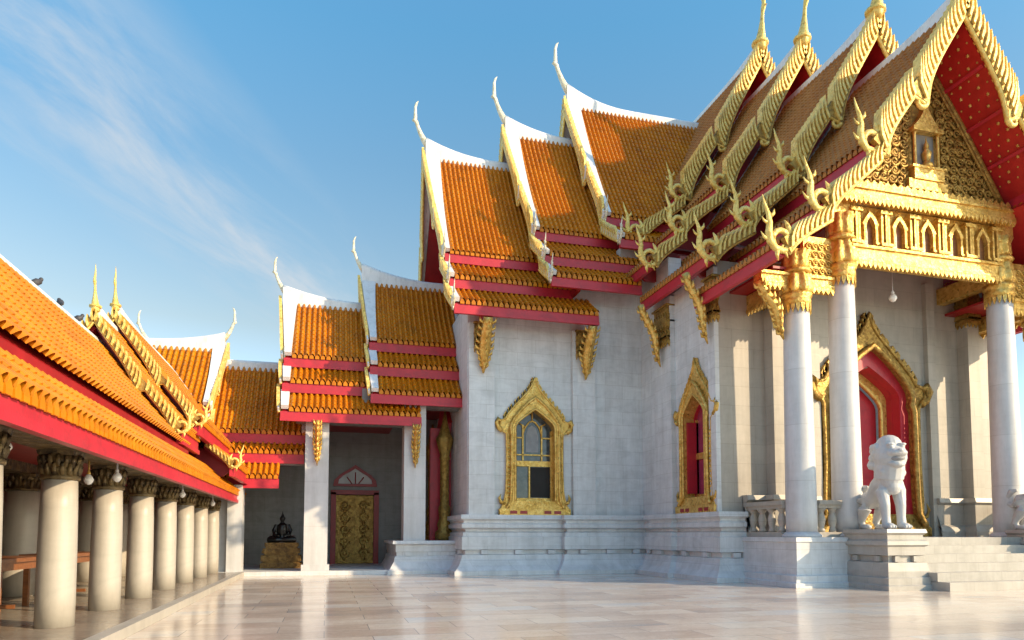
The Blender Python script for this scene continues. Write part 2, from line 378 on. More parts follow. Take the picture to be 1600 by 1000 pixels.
def bargeboard(mb, fr, s, tier, p, wd=0.24, lean=0.0, waves=2, m=0, ribs=True, th=0.13, t0=0.0):
    ln = hypot(tier[2] - tier[0], tier[3] - tier[1]); k = max(14, int(ln * 10))
    z1, zt = tier[3], tier[1]
    lp = lambda z: p + lean * max(0, min(1.3, (z - z1) / (zt - z1)))
    mp = lambda a, b, d: fr(s * a, lp(b) + d, b)
    amp = (0.46 if waves > 1 else 0.30) * (wd / .16) ** .7 if waves else 0.0
    def width(t):
        if not waves: return wd
        if waves == 1: return wd + amp * t ** 4
        return wd + (amp * (t / .60) ** 5 if t <= .60 else amp * .75 * ((t - .60) / .40) ** 4)
    ts = [t0 + (1 - t0) * i / k for i in range(k + 1)]
    A = [tp(tier, t, 0.13 if wd > .15 else 0.05) for t in ts]; B = [tp(tier, t, -width(t)) for t in ts]
    mb.strip(A, B, mp, -th / 2, th / 2, m)
    # rounded lower roll, thicker than the board
    mb.tube([mp(*tp(tier, t, -width(t)), 0) for t in ts], 0.065 * (wd / .16) ** .7, 6, 1)
    mb.tube([mp(*tp(tier, t, 0.11 if wd > .15 else .04), 0) for t in ts], 0.05 * wd / .24, 6, m)
    if ribs:
        rs = min(1.0, wd / 0.17); n = max(4, round(ln / (0.205 * (0.5 + 0.5 * rs))))
        for i in range(n):
            t = t0 + (1 - t0) * (i + 0.5) / n
            q, z = tp(tier, t, -width(t) * 0.75); dq = tier[2] - tier[0]; dz = tier[3] - tier[1]; l = hypot(dq, dz); T = (dq / l, dz / l); Nn = (-dz / l, dq / l)
            Ln = width(t) * 0.75 + 0.12 * (.2 + .8 * rs) + 0.27 * rs
            def pt(a, b):        # along blade a, across b
                bend = -0.55 * a * a / Ln
                return (q + Nn[0] * a * 0.85 + T[0] * (bend - 0.25 * a + b), z + Nn[1] * a * 0.85 + T[1] * (bend - 0.25 * a + b))
            hw = 0.055 * (0.4 + 0.6 * rs)
            o = [pt(0, -hw * .7), pt(Ln * .5, -hw), pt(Ln * .75, -hw * .9), pt(Ln * 1.12, -hw * .3), pt(Ln * .78, hw * .5), pt(Ln * .5, hw * .8), pt(0, hw * .7)]
            mb.prism(o, mp, -th / 2 - 0.4 * th, th / 2 + 0.4 * th, 1)
    if waves:                     # curls where each wave ends
        for t in ((.60, .985) if waves == 2 else (.985,)):
            q, z = tp(tier, t, -wd - amp * (1 if t < .9 else .75) * .92); cs = min(1.0, wd / .15)
            pts = []
            for a in range(12):
                an = -0.9 + a * 0.5; r = 0.19 * cs * (1 - a / 15)
                pts.append(mp(q + .16 * cs - r * cos(an), z + 0.10 * cs - r * sin(an), 0))
            mb.tube(pts, [(0.085 - 0.005 * i) * cs for i in range(12)], 6, 1)
def tail(mb, fr, s, q, z, p, size=1.0, m=0):
    mp = lambda a, b: fr(s * (q + a * size), p, z + b * size)
    fl = (tuple(fr.P()), 0.8)
    ring = [mp(0.30 * cos(2 * pi * i / 12) * .85, 0.02 + 0.27 * sin(2 * pi * i / 12)) for i in range(13)]
    mb.tube(ring, 0.082 * size, 7, m, fl)
    horn = [(-0.05, -0.22), (0.17, -0.2), (0.33, -0.02), (0.36, 0.22), (0.33, 0.46), (0.37, 0.70), (0.47, 0.95), (0.53, 1.18)]
    mb.tube([mp(*h) for h in horn], [x * size for x in (.07, .095, .105, .10, .085, .062, .038, .01)], 8, m, fl)
    inner = [(-0.2, 0.1), (-0.27, 0.3), (-0.2, 0.46), (-0.12, 0.58)]
    mb.tube([mp(*h) for h in inner], [x * size for x in (.09, .085, .06, .012)], 7, m, fl)
    drip = [(0.12, -0.2), (0.13, -0.36), (0.1, -0.52)]
    mb.tube([mp(*h) for h in drip], [x * size for x in (.08, .06, .012)], 6, m, fl)
    barb = [(0.36, 0.42), (0.5, 0.5), (0.56, 0.6)]
    for bb in ([(0.33, 0.0), (0.5, 0.06), (0.6, 0.2)], [(0.02, -0.24), (-0.14, -0.3), (-0.2, -0.42)], [(0.31, .62), (.2, .72), (.18, .84)]): mb.tube([mp(*h) for h in bb], [x * size for x in (.06, .045, .008)], 6, m, fl)
    mb.tube([mp(*h) for h in barb], [x * size for x in (.05, .035, .008)], 6, m, fl)
def chofa(mb, fr, p, z, size, kind, m=0):
    if kind == 'slender':         # white finial that sweeps out, rises and hooks back
        pts = [(-0.25, -0.35), (0.0, 0.0), (0.20, 0.35), (0.36, 0.72), (0.44, 0.98), (0.56, 1.06), (0.50, 1.14), (0.50, 1.45), (0.50, 1.75), (0.44, 1.98), (0.34, 2.12)]
        rad = [.20, .17, .13, .10, .105, .12, .105, .085, .075, .055, .01]
    else:                         # gilt finial: bell, thin neck, beak, pointed crest
        pts = [(-0.05, -0.25), (0.02, 0.0), (0.08, 0.25), (0.13, 0.55), (0.18, 0.9), (0.22, 1.2), (0.30, 1.42), (0.32, 1.60), (0.24, 1.85), (0.22, 2.15), (0.24, 2.5)]
        rad = [.30, .30, .24, .16, .10, .085, .12, .09, .075, .045, .01]
    fl = (tuple(fr.Q()), 0.75)
    mb.tube([fr(0, p + a * size, z + b * size) for a, b in pts], [r * size for r in rad], 9, m, fl)
    if kind != 'slender':
        mb.tube([fr(0, p + a * size, z + b * size) for a, b in ((.26, 1.36), (.42, 1.42), (.52, 1.36))], [.07 * size, .05 * size, .01 * size], 7, m, fl)
    for (a, b, r) in ((0.02, 0.02, .34 if kind != 'slender' else 0.0),):
        if r: mb.tube([fr(0, p + a * size, z + b * size - .05 * size), fr(0, p + a * size, z + b * size + .06 * size)], r * size, 10, m)
def roof(bld, fr, p0, p1, tiers, style='gilt', lean=0.0, sides=(-1, 1), main=1, p1t=None, p0t=None, tile_m='tile', tile_ms=None,
         fascia_h=0.27, fhs=None, rise=0.5, capw=0.12, verge=(0.5, 0.2), finial=True, tailsize=0.8, panel=0.9, boards=True, wd=0.24, waves=2, studs=False, cap_inner=True, fascia_m='red', tails=True, chs=1.0, base=(0, 0, 0)):
    ridge = tiers[0][1]; P1 = p1t or [p1] * len(tiers); P0 = p0t or [p0] * len(tiers)
    loc = fr(0, p1, tiers[-1][3])
    r = None; white = style == 'white'; bm_ = 'pale_gold'
    order = [(s, k) for k in range(len(tiers)) for s in sorted(sides, key=lambda x: x != main)]
    late = []
    for s, k in order:
        tr = tiers[k]
        inset = verge[1] if white else 0.0
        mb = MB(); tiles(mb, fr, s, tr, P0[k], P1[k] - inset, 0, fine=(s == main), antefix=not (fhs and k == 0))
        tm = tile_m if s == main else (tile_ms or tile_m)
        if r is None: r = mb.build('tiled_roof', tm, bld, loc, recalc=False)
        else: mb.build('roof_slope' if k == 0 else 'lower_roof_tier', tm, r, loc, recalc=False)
        sof = MB(); slab(sof, fr, s, tr, P0[k] + 0.02, P1[k] - 0.04, -0.11, -0.02); 
        if studs and k == 0:      # gilded rosettes on the red boards
            for i in range(17):
                t = 0.05 + 0.9 * i / 17
                for j in range(5):
                    pp = p1 - 0.16 - (j + 0.5 * (i % 2)) * 0.24
                    q, z = tp(tr, t, -0.118); r0 = 0.05 if (i + j) % 2 else 0.032
                    dq = tr[2] - tr[0]; dz = tr[3] - tr[1]; l = hypot(dq, dz); T = (dq / l, dz / l); Nn = (dz / l, -dq / l)
                    vs = [fr(s * (q + T[0] * r0 * cos(a) * (1 if x % 2 else .6)), pp + r0 * sin(a) * (1 if x % 2 else .6), z + T[1] * r0 * cos(a) * (1 if x % 2 else .6)) for x, a in enumerate([2 * pi * y / 12 for y in range(12)])]
                    sof.add(vs + [fr(s * (q + Nn[0] * 0.03), pp, z + Nn[1] * 0.03)], [(x, (x + 1) % 12, 12) for x in range(12)], 1)
        sof.build('soffit', ['soffit_red' if studs else 'deep_red', 'gold'], r, loc)
        q, z = tr[2], tr[3]; fas = MB(); fascia_h = fhs[k] if fhs else fascia_h
        a = fr(s * (q - 0.09), P0[k], 0); b = fr(s * (q + 0.01), P1[k] + 0.02, 0)
        fas.box(a[0], b[0], a[1], b[1], z - fascia_h - 0.05, z - 0.05)
        a = fr(s * (q + 0.005), P0[k], 0); b = fr(s * (q + 0.045), P1[k] + 0.025, 0)
        fas.box(a[0], b[0], a[1], b[1], z - fascia_h - 0.062, z - fascia_h + 0.03)
        fas.build('fascia_board', 'deep_red' if fhs and k == 0 else fascia_m, r, loc)
        if white:
            k2 = 8; pk = P1[k]; vg = MB()
            A = [tp(tr, i / k2, 0.02) for i in range(k2 + 1)]; B = [tp(tr, i / k2, 0.15) for i in range(k2 + 1)]
            wv = [verge[1] + (verge[0] - verge[1]) * (1 - i / k2) ** 2 if k == 0 else verge[1] for i in range(k2 + 1)]
            ln_ = lean if k == 0 else 0.05
            vs = []; fs = []
            for i in range(k2 + 1):
                f = 1 - i / k2
                for (pp, (qq, zz)) in ((pk - wv[i], A[i]), (pk - wv[i], B[i]), (pk + ln_ * f, B[i]), (pk + ln_ * f, A[i])): vs.append(fr(s * qq, pp, zz))
            for i in range(k2):
                for j in range(4): fs.append((i * 4 + j, i * 4 + (j + 1) % 4, i * 4 + 4 + (j + 1) % 4, i * 4 + 4 + j))
            fs += [(0, 1, 2, 3), (k2 * 4, k2 * 4 + 1, k2 * 4 + 2, k2 * 4 + 3)]
            vg.add(vs, fs); vg.build('verge_band', 'white', r, loc)
        if boards:
            brd = MB(); bargeboard(brd, fr, s, tr, P1[k] + 0.07, wd if (k == 0 or white) else wd * .68, (lean if k == 0 else 0.05) if white else 0.0, waves if k == 0 else (0 if white else 1), th=.05 if white else (.13 if wd > .09 else .08))
            brd.build('bargeboard', ['white', 'pale_gold'] if white else ['old_gold', bm_], r, loc)
            if tails:
                qe, ze = tp(tr, 1.0, -wd * 0.4); tl = MB()
                tail(tl, fr, s, qe + 0.10 * tailsize, ze + 0.02, P1[k] + 0.07, tailsize); tl.build('tail_finial', 'cream' if white else bm_, r, loc)
        if cap_inner and k == 0:
            vg = MB(); slab(vg, fr, s, tr, P0[k], P0[k] + 0.16, 0.0, 0.13); vg.build('flashing', 'white', r, loc)
    # ridge cap
    rc = MB(); pa = p1 + (lean if style == 'white' else 0.0); k = 18
    top = []; bot = []
    for i in range(k + 1):
        f = i / k; pp = p0 + (pa - p0) * f
        u = max(0.0, (pp - (pa - 2.6)) / 2.6)
        top.append((pp, ridge + 0.04 + capw + rise * u ** 2.2)); bot.append((pp, ridge - 0.10))
    rc.strip(top, bot, lambda a, b, d: fr(d, a, b), -capw, capw)
    rc.tube([fr(0, a, b) for a, b in top], capw * 0.95, 8)
    rc.build('ridge_cap', 'white', r, loc)
    if finial:
        cf = MB(); chofa(cf, fr, pa + 0.03, ridge + 0.02 + capw + rise, chs, 'slender' if style == 'white' else 'gilt')
        cf.build('apex_finial', 'cream' if style == 'white' else 'pale_gold', r, loc)
    if panel:
        gp = MB(); pp = p1 - panel; tr = tiers[0]
        poly = [(0, ridge - 0.14)] + [tp(tr, i / 6, -0.12) for i in range(1, 7)]
        full = poly + [(-q, z) for q, z in poly[:0:-1]]
        gp.prism(full, lambda a, b, d: fr(a, d, b), pp, pp - 0.1); gp.build('gable_panel', 'deep_red', r, loc)
        for k in range(1, len(tiers)):
            tr = tiers[k]; pp = P1[k] - panel
            for s in sides:
                gp = MB(); gp.prism([(s * q, z) for q, z in (tp(tr, 0, -.1), tp(tr, .5, -.12), tp(tr, 1, -.12), (tr[2] - .3, tr[3] - .3), (tr[0] - .3, tr[3] - .3), (tr[0] - .3, tr[1] - .1))], lambda a, b, d: fr(a, d, b), pp, pp - 0.1); gp.build('gable_panel', 'deep_red', r, loc)
    if studs:                     # ribs under the overhang
        tr = tiers[0]
        for s in sides:
            for t in (0.28, 0.52, 0.76):
                rb = MB(); A = [tp(tr, t, -0.11), tp(tr, t + 0.018, -0.11), tp(tr, t + 0.018, -0.17), tp(tr, t, -0.17)]
                rb.prism([(s * q, z) for q, z in A], lambda a, b, d: fr(a, d, b), p1 - 1.2, p1 - 0.06); rb.build('rafter', 'red', r, loc)
    return r

# ================================================================ setting
g = MB(); g.add([(-400, -400, 0), (400, -400, 0), (400, 400, 0), (-400, 400, 0)], [(0, 1, 2, 3)])
tag(g.build('courtyard_floor', 'floor'), None, None, None, 'structure')

# ================================================================ ordination hall
XC, YR = 14.42, 23.4
hall = empty('temple_hall', (XC, YR, 0), 'grand marble temple hall with stacked orange tile roofs, gilded gables and a columned porch', 'temple')
FN = Frame((XC, 0), (1, 0), (0, -1)); FT = Frame((0, YR), (0, -1), (-1, 0))
# --- walls
wl = MB()
def holed(mb, mp, a0, a1, z0, z1, h0, h1, hz0, hz1, d=0.4):
    # wall panel along axis a with one rectangular opening; mp(a, d, z)
    def bx(a, b, c, e):
        if b - a < 1e-3 or e - c < 1e-3: return
        p = mp(a, 0, c); q = mp(b, d, e); mb.box(p[0], q[0], p[1], q[1], p[2], q[2])
    bx(a0, h0, z0, z1); bx(h1, a1, z0, z1); bx(h0, h1, z0, hz0); bx(h0, h1, hz1, z1)
W1C, W2C = 6.07, 16.35
holed(wl, lambda a, d, z: (a, 19.75 + d, z), 4.0, 9.67, 1.7, 8.2, W1C - .64, W1C + .64, 2.18, 4.98)
holed(wl, lambda a, d, z: (9.67 + d, a, z), 15.3, 19.75, 1.7, 8.2, W2C - .58, W2C + .58, 2.15, 4.98)
for x0, x1 in ((4.02, 4.80), (7.28, 8.02)): wl.box(x0, x1, 19.60, 19.752, 1.7, 7.5)
wl.box(9.52, 9.672, 17.55, 18.55, 1.7, 8.1); wl.box(9.55, 9.672, 15.292, 15.62, 1.7, 8.1)
wl.box(4.0, 4.4, 20.15, 22.55, 1.7, 8.2); wl.box(4.0, 4.4, 24.25, 27.0, 1.7, 8.2); wl.box(4.0, 4.4, 22.55, 24.25, 4.6, 8.2)
wl.box(4.0, 9.67, 26.6, 27.0, 0, 8.2)
wl.box(4.4, 19.0, 21.0, 26.6, 8.2, 8.4)
wl.box(6.9, 9.672, 19.752, 20.1, 8.2, 9.35); wl.box(9.672, 10.1, 17.9, 20.1, 8.2, 9.4); wl.box(9.0, 10.1, 19.76, 20.1, 9.4, 10.4)
wl.box(18.77, 19.17, 15.3, 33, 0, 8.2)
wl.build('wall', 'marble', hall)
fw = MB()
holed(fw, lambda a, d, z: (a, 15.302 + d, z), 10.07, 19.15, 1.1, 8.28, 13.08, 15.40, 1.12, 5.75)
for x0, x1 in ((11.02, 11.42), (17.42, 17.82)): fw.box(x0, x1, 14.95, 15.31, 1.1, 8.26)
for x0, x1 in ((12.35, 12.62), (16.22, 16.49)): fw.box(x0, x1, 15.16, 15.31, 1.1, 8.26)
fw.box(9.672, 10.072, 15.298, 15.7, 1.1, 8.28)
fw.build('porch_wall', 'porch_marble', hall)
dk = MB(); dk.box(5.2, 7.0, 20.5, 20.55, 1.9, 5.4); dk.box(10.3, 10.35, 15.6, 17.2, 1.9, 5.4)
dk.build('dark_plate', 'dark', hall)  # thin black plates in place of the shaded rooms behind the windows
# --- moulded base
BP = [(0, 1.76), (.20, 1.76), (.22, 1.64), (.12, 1.58), (.12, 1.52), (.18, 1.48), (.18, 1.38), (.05, 1.33), (.05, 1.27), (.14, 1.23), (.14, 1.13), (.18, 1.11), (.18, .74), (.06, .72), (.06, .60), (.18, .58), (.20, .46), (.28, .28), (.40, .14), (.44, .12), (.44, .0)]
bpath = [(4.0, 24.3), (4.0, 19.75), (7.08, 19.75), (7.08, 19.52), (9.67, 19.52), (9.67, 18.62), (9.5, 18.62), (9.5, 17.48), (9.67, 17.48), (9.67, 15.3), (10.3, 15.3)]
bs = MB(); moulding(bs, bpath, BP)
def dentils(mb, path, off, z0, z1, step, ln, dp):
    for (a, b) in zip(path[:-1], path[1:]):
        d = Vector((b[0] - a[0], b[1] - a[1])); l = d.length
        if l < 0.5: continue
        u = d / l; nn = Vector((u.y, -u.x)); k = max(1, int(l / step))
        for i in range(k):
            for e in (0,):
                c = Vector(a) + u * (l * (i + .5) / k)
                p = c - u * ln / 2 + nn * (off - dp); q = c + u * ln / 2 + nn * off
                mb.box(p.x, q.x, p.y, q.y, z0, z1)
dentils(bs, bpath, .175, .598, .722, 0.85, 0.22, .12)
bs.build('moulded_base', 'marble', hall)
# --- porch platform, lion pedestals, steps
PP = [(-.2, 1.12), (.05, 1.12), (.06, 1.02), (0, .98), (0, .74), (-.1, .72), (-.1, .60), (.02, .58), (.05, .40), (.05, .28), (.14, .26), (.14, .12), (.2, .1), (.2, 0)]
PD = [(-.3, 1.30), (.02, 1.30), (.04, 1.22), (-.02, 1.17), (-.02, 1.08), (.05, 1.04), (.06, .96), (0, .92), (0, .74), (-.08, .72), (-.08, .60), (.02, .58), (.05, .40), (.05, .28), (.12, .26), (.12, .12), (.16, .1), (.16, 0)]
pf = MB()
pl = [(10.18, 15.2), (10.18, 13.12), (11.5, 13.12)]; moulding(pf, pl, PP); dentils(pf, pl, -.01, .6, .72, .5, .12, .09)
pr = [(2 * XC - x, y) for x, y in pl[::-1]]; moulding(pf, pr, PP)
pf.box(10.15, 2 * XC - 10.15, 13.09, 15.31, 0.3, 1.118)
pf.build('porch_platform', 'marble', hall)
for sgn in (0, 1):
    pd_ = MB(); ped = [(11.52, 13.2), (11.52, 11.94), (12.5, 11.94), (12.5, 13.2)]
    if sgn: ped = [(2 * XC - x, y) for x, y in ped[::-1]]
    moulding(pd_, ped, PD); xs = [p[0] for p in ped]; pd_.box(min(xs) + .12, max(xs) - .12, 12.06, 13.2, 1.0, 1.297)
    dentils(pd_, ped, .0, .6, .72, .42, .12, .08)
    pd_.build('lion_pedestal', 'step_marble', hall, (sum(xs) / 4, 12.5, 0))
st = MB()
for i in range(6):
    z = 1.12 * (6 - i) / 6.0; st.box(12.5, 2 * XC - 12.5, 13.12 - .29 * i - .31, 13.2, 0 if i == 5 else z - .20, z - (0.002 if i == 0 else 0))
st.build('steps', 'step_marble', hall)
# --- dado under the porch wall
DP = [(0, 2.18), (.22, 2.18), (.25, 2.06), (.15, 2.0), (.13, 1.45), (.22, 1.38), (.28, 1.26), (.28, 1.12)]
for pth in ([(10.27, 15.302), (11.02, 15.302), (11.02, 14.95), (11.42, 14.95), (11.42, 15.302), (12.5, 15.302)],):
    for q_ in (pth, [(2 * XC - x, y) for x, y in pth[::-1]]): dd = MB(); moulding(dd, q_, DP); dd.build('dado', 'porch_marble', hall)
# --- balustrades of the porch
def balustrade(x0, y0, x1, y1, n):
    mb = MB(); d = Vector((x1 - x0, y1 - y0)); l = d.length; u = d / l; nn = Vector((-u.y, u.x))
    def bx(a, b, w_, z0, z1):
        c = [Vector((x0, y0)) + u * t + nn * s for t in (a, b) for s in (-w_, w_)]
        mb.box(min(v.x for v in c), max(v.x for v in c), min(v.y for v in c), max(v.y for v in c), z0, z1)
    bx(0, l, .14, 1.12, 1.24); bx(0, l, .12, 1.80, 1.88); bx(0, l, .16, 1.88, 1.98)
    for i in range(n):
        c = Vector((x0, y0)) + u * (l * (i + .5) / n)
        mb.lathe([(.085, 1.24), (.085, 1.30), (.06, 1.34), (.085, 1.44), (.10, 1.54), (.075, 1.64), (.055, 1.70), (.10, 1.76), (.13, 1.80)], c.x, c.y, 12)
    return mb
for s in (0, 1):
    X = lambda x: 2 * XC - x if s else x
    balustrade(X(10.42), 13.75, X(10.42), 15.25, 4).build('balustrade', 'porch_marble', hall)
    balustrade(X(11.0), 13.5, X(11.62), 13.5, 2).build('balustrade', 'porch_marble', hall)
# --- porch columns
def lotus_capital(mb, x, y, z0, z1, r, m=0):
    h = z1 - z0
    mb.lathe([(r * 1.02, z0), (r * 1.14, z0 + .03 * h), (r * 1.14, z0 + .10 * h), (r * 1.06, z0 + .12 * h), (r * 1.22, z0 + .16 * h), (r * 1.22, z0 + .22 * h)], x, y, 32, m)
    mb.lathe([(r * 1.18, z0 + .22 * h), (r * 1.34, z0 + .30 * h), (r * 1.26, z0 + .42 * h), (r * 1.08, z0 + .56 * h), (r * 1.02, z0 + .60 * h)], x, y, 64, m, True, .16, 8)
    mb.lathe([(r * 1.1, z0 + .60 * h), (r * 1.22, z0 + .63 * h), (r * 1.1, z0 + .67 * h), (r * .98, z0 + .69 * h)], x, y, 32, m)
    mb.lathe([(r * .98, z0 + .69 * h), (r * 1.10, z0 + .74 * h), (r * 1.02, z0 + .9 * h), (r * 1.25, z1)], x, y, 48, m, True, .14, 8)
    for i in range(18):             # gilded leaves falling over the shaft
        a = 2 * pi * i / 18; c = Vector((x + r * 1.03 * cos(a), y + r * 1.03 * sin(a), z0 + .02)); t = Vector((-sin(a), cos(a), 0)); o = Vector((cos(a), sin(a), 0)) * .03
        wv = r * .16; vs = [c - t * wv, c - t * wv * .9 + Vector((0, 0, -.10)), c + Vector((0, 0, -.22)), c + t * wv * .9 + Vector((0, 0, -.10)), c + t * wv]
        vs = vs + [v + o for v in vs]; mb.add(vs, [(0, 1, 2, 3, 4), (9, 8, 7, 6, 5)] + [(i_, (i_ + 1) % 5, 5 + (i_ + 1) % 5, 5 + i_) for i_ in range(5)], m)
for (q, zc, zt) in ((-3.76, 6.55, 7.85), (-2.47, 7.32, 8.9), (2.47, 7.32, 8.9), (3.76, 6.55, 7.85)):
    x, y = XC + q, 13.55
    c = MB(); k = 14
    c.lathe([(.345 - .055 * (i / k) ** 1.3, 1.2 + (zc - 1.2) * i / k) for i in range(k + 1)], x, y, 40)
    c.lathe([(.44, 1.12), (.44, 1.17), (.40, 1.20), (.36, 1.24)], x, y, 40)
    o = c.build('column', 'marble_plain', hall, (x, y, 1.12))
    cp = MB(); lotus_capital(cp, x, y, zc, zt, .295); cp.build('capital', 'gold', o, (x, y, zc))
# --- roofs of the nave, front to back
roof(hall, FN, -15.7, -12.2, [(0, 13.75, 2.75, 9.95), (2.6, 9.62, 4.1, 8.42), (3.95, 8.10, 5.15, 7.42)], 'gilt', main=-1, tile_m='tile_shaded', tile_ms='tile', panel=0, studs=True, wd=.145, tailsize=.82, rise=.25, capw=.11, chs=.75)
roof(hall, FN, -18.7, -14.8, [(0, 15.2, 2.9, 10.75), (2.75, 10.42, 4.2, 9.25), (4.05, 8.93, 5.25, 8.27)], 'gilt', main=-1, tile_m='tile_shaded', tile_ms='tile', wd=.145, tailsize=.82, rise=.25, capw=.11, chs=.8)
roof(hall, FN, -20.9, -17.75, [(0, 16.55, 3.05, 11.8), (2.9, 11.45, 4.45, 10.35), (4.3, 9.98, 5.4, 9.22)], 'gilt', main=-1, tile_m='tile_shaded', tile_ms='tile', wd=.145, tailsize=.82, rise=.25, capw=.11, chs=.8)
roof(hall, FN, -33, -19.9, [(0, 17.95, 3.25, 12.55), (3.1, 12.2, 4.8, 11.0)], 'gilt', main=-1, tile_m='tile_shaded', tile_ms='tile', wd=.145, tailsize=.82, rise=.25, capw=.11, chs=.85)
# --- roofs of the west transept
roof(hall, FT, -8.0, -3.45, [(0, 14.45, 2.85, 9.95), (2.7, 9.6, 3.72, 8.83), (3.57, 8.5, 4.55, 7.8)], 'white', .26, p0t=[-7.3, -7.3, -7.85], rise=.5, tailsize=.5, wd=.12, verge=(.24, .12), waves=2, chs=.68)
roof(hall, FT, -9.6, -6.35, [(0, 15.75, 2.95, 10.95), (2.8, 10.6, 3.95, 9.75), (3.8, 9.42, 4.6, 8.85)], 'white', .26, p0t=[-10, -9.8, -9.25], rise=.5, tailsize=.5, wd=.12, verge=(.24, .12), chs=.74)
roof(hall, FT, -14.4, -8.75, [(0, 17.25, 3.1, 11.65), (2.95, 11.3, 4.2, 10.45)], 'white', .26, p0t=[-14.4, -11.2], rise=.65, tailsize=.5, wd=.12, verge=(.24, .12), chs=.8)
# --- gilded pediment and entablature of the porch
def spiral(mb, c, r, u, v, turns=1.6, th=.035, d=1, m=0):
    pts = []; rr = []; k = 14
    for i in range(k + 1):
        t = i / k; a = d * 2 * pi * turns * t; R = r * (1 - .85 * t)
        pts.append(Vector(c) + Vector(u) * (R * cos(a)) + Vector(v) * (R * sin(a))); rr.append(th * (1 - .5 * t))
    mb.tube(pts, rr, 5, m)
YF = 13.32
pe = MB()
tri = [(-2.62, 9.55), (2.62, 9.55), (1.25, 11.75), (0, 13.45), (-1.25, 11.75)]
pe.prism(tri, lambda a, b, d: (XC + a, YF + d, b), .10, .25)
rnd = random.Random(3)
for row in range(15):
    z = 9.75 + row * .24; half = 2.4 * (13.3 - z) / 3.7
    n = int(half * 2 / .25)
    for i in range(n + 1):
        a = -half + 2 * half * (i + .5 * (row % 2)) / max(1, n)
        if abs(a) > half or (abs(a) < .46 and z < 12.1): continue
        spiral(pe, (XC + a, YF + .06, z + rnd.uniform(-.03, .03)), .13, (1, 0, 0), (0, 0, 1), 1.3 + rnd.random() * .6, .042, 1 if a > 0 else -1)
        if rnd.random() < .7: pe.ell((XC + a + .1, YF + .05, z + .1), (.045, .05, .07), 6)
for s in (-1, 1):                # inner raking border
    pe.tube([(XC + s * q, YF + .04, z) for q, z in ((2.55, 9.62), (1.22, 11.72), (0, 13.42))], .07, 8)
    pe.tube([(XC + s * q, YF + .02, z) for q, z in ((2.38, 9.66), (1.06, 11.72), (0, 13.2))], .04, 6)
pe.build('pediment', 'old_gold', hall, (XC, YF, 9.55))
ni = MB()
ni.box(XC - .75, XC + .75, YF - .02, YF + .1, 9.56, 9.78); ni.box(XC - .6, XC + .6, YF - .06, YF + .1, 9.78, 10.02); ni.box(XC - .46, XC + .46, YF - .1, YF + .1, 10.02, 10.3)
ni.box(XC - .52, XC + .52, YF - .12, YF + .1, 10.3, 10.36)
for s in (-1, 1): ni.lathe([(.05, 10.36), (.04, 10.42), (.04, 11.2), (.06, 11.26)], XC + s * .36, YF - .02, 10)
ni.box(XC - .46, XC + .46, YF - .12, YF + .12, 11.26, 11.36)
ni.prism([(-.42, 11.36), (.42, 11.36), (.22, 11.6), (.07, 11.85), (0, 12.2), (-.07, 11.85), (-.22, 11.6)], lambda a, b, d: (XC + a, YF + d, b), -.08, .1)
nio = ni.build('niche', 'gold', hall, (XC, YF, 9.56))
nb = MB(); nb.box(XC - .31, XC + .31, YF + .06, YF + .1, 10.36, 11.26); nb.build('niche_back', 'interior', nio)
fg = MB(); fg.lathe([(.15, 10.36), (.13, 10.46), (.07, 10.52), (.1, 10.64), (.12, 10.74), (.05, 10.84), (.065, 10.9), (.055, 10.98), (.03, 11.02), (.006, 11.16)], XC, YF - .02, 12); fg.build('niche_figure', 'gold', nio)
en = MB()
def beam(x0, x1, zb, zt, y=YF, lean=True):
    en.box(x0, x1, y, y + .3, zb, zt); h = zt - zb
    en.box(x0 - .02, x1 + .02, y - .05, y + .28, zt - .06, zt + .004); en.box(x0, x1, y - .03, y + .29, zb + .06, zb + .12)
    en.leafrow((x0, y - .04, zb + .05), (x1, y - .04, zb + .05), .135, .17, (0, 1, 0), 0, True, .05, .44)
xb0, xb1 = XC - 2.3, XC + 2.3
beam(xb0, xb1, 7.72, 8.16); en.box(xb0, xb1, YF + .12, YF + .3, 8.16, 9.2)
beam(xb0 - .35, xb1 + .35, 9.22, 9.55, YF - .14)
en.box(xb0 - .3, xb1 + .3, YF - .1, YF + .2, 9.5, 9.62)
en.leafrow((xb0 - .3, YF - .1, 9.62), (xb1 + .3, YF - .1, 9.62), .2, .16, (0, 1, 0), 0, False, .04)
for i in range(6):               # pilasters of the frieze
    x = xb0 + .12 + (xb1 - xb0 - .24) * i / 5
    for dx in (-.1, 0, .1): en.box(x + dx - .028, x + dx + .028, YF - .0 - (.03 if dx == 0 else 0), YF + .13, 8.17, 9.12)
    en.box(x - .17, x + .17, YF - .05, YF + .12, 9.0, 9.08); en.box(x - .17, x + .17, YF - .05, YF + .12, 8.2, 8.27)
ENT = [(1.0, 0), (1.0, .08), (.8, .1), (.8, .55), (.95, .6), (.6, .78), (.25, .9), (0, 1.0)]
INN = [(.55, .06), (.55, .12), (.55, .3), (.55, .5), (.52, .58), (.36, .7), (.15, .78), (0, .84)]
FBS = []
for i in range(5):
    x = xb0 + .12 + (xb1 - xb0 - .24) * (i + .5) / 5; hw = .25; z0 = 8.2; h = .86
    A = [(a * hw, z0 + b * h) for a, b in ENT]; B = [(a * hw, z0 + b * h) for a, b in INN]
    A = A + [(-a, b) for a, b in A[-2::-1]]; B = B + [(-a, b) for a, b in B[-2::-1]]
    en.strip(A, B, lambda a, b, d: (x + a, YF + d, b), .0, .13)
    fb = MB(); fb.prism(B, lambda a, b, d: (x + a, YF + d, b), .11, .119); FBS.append(fb)
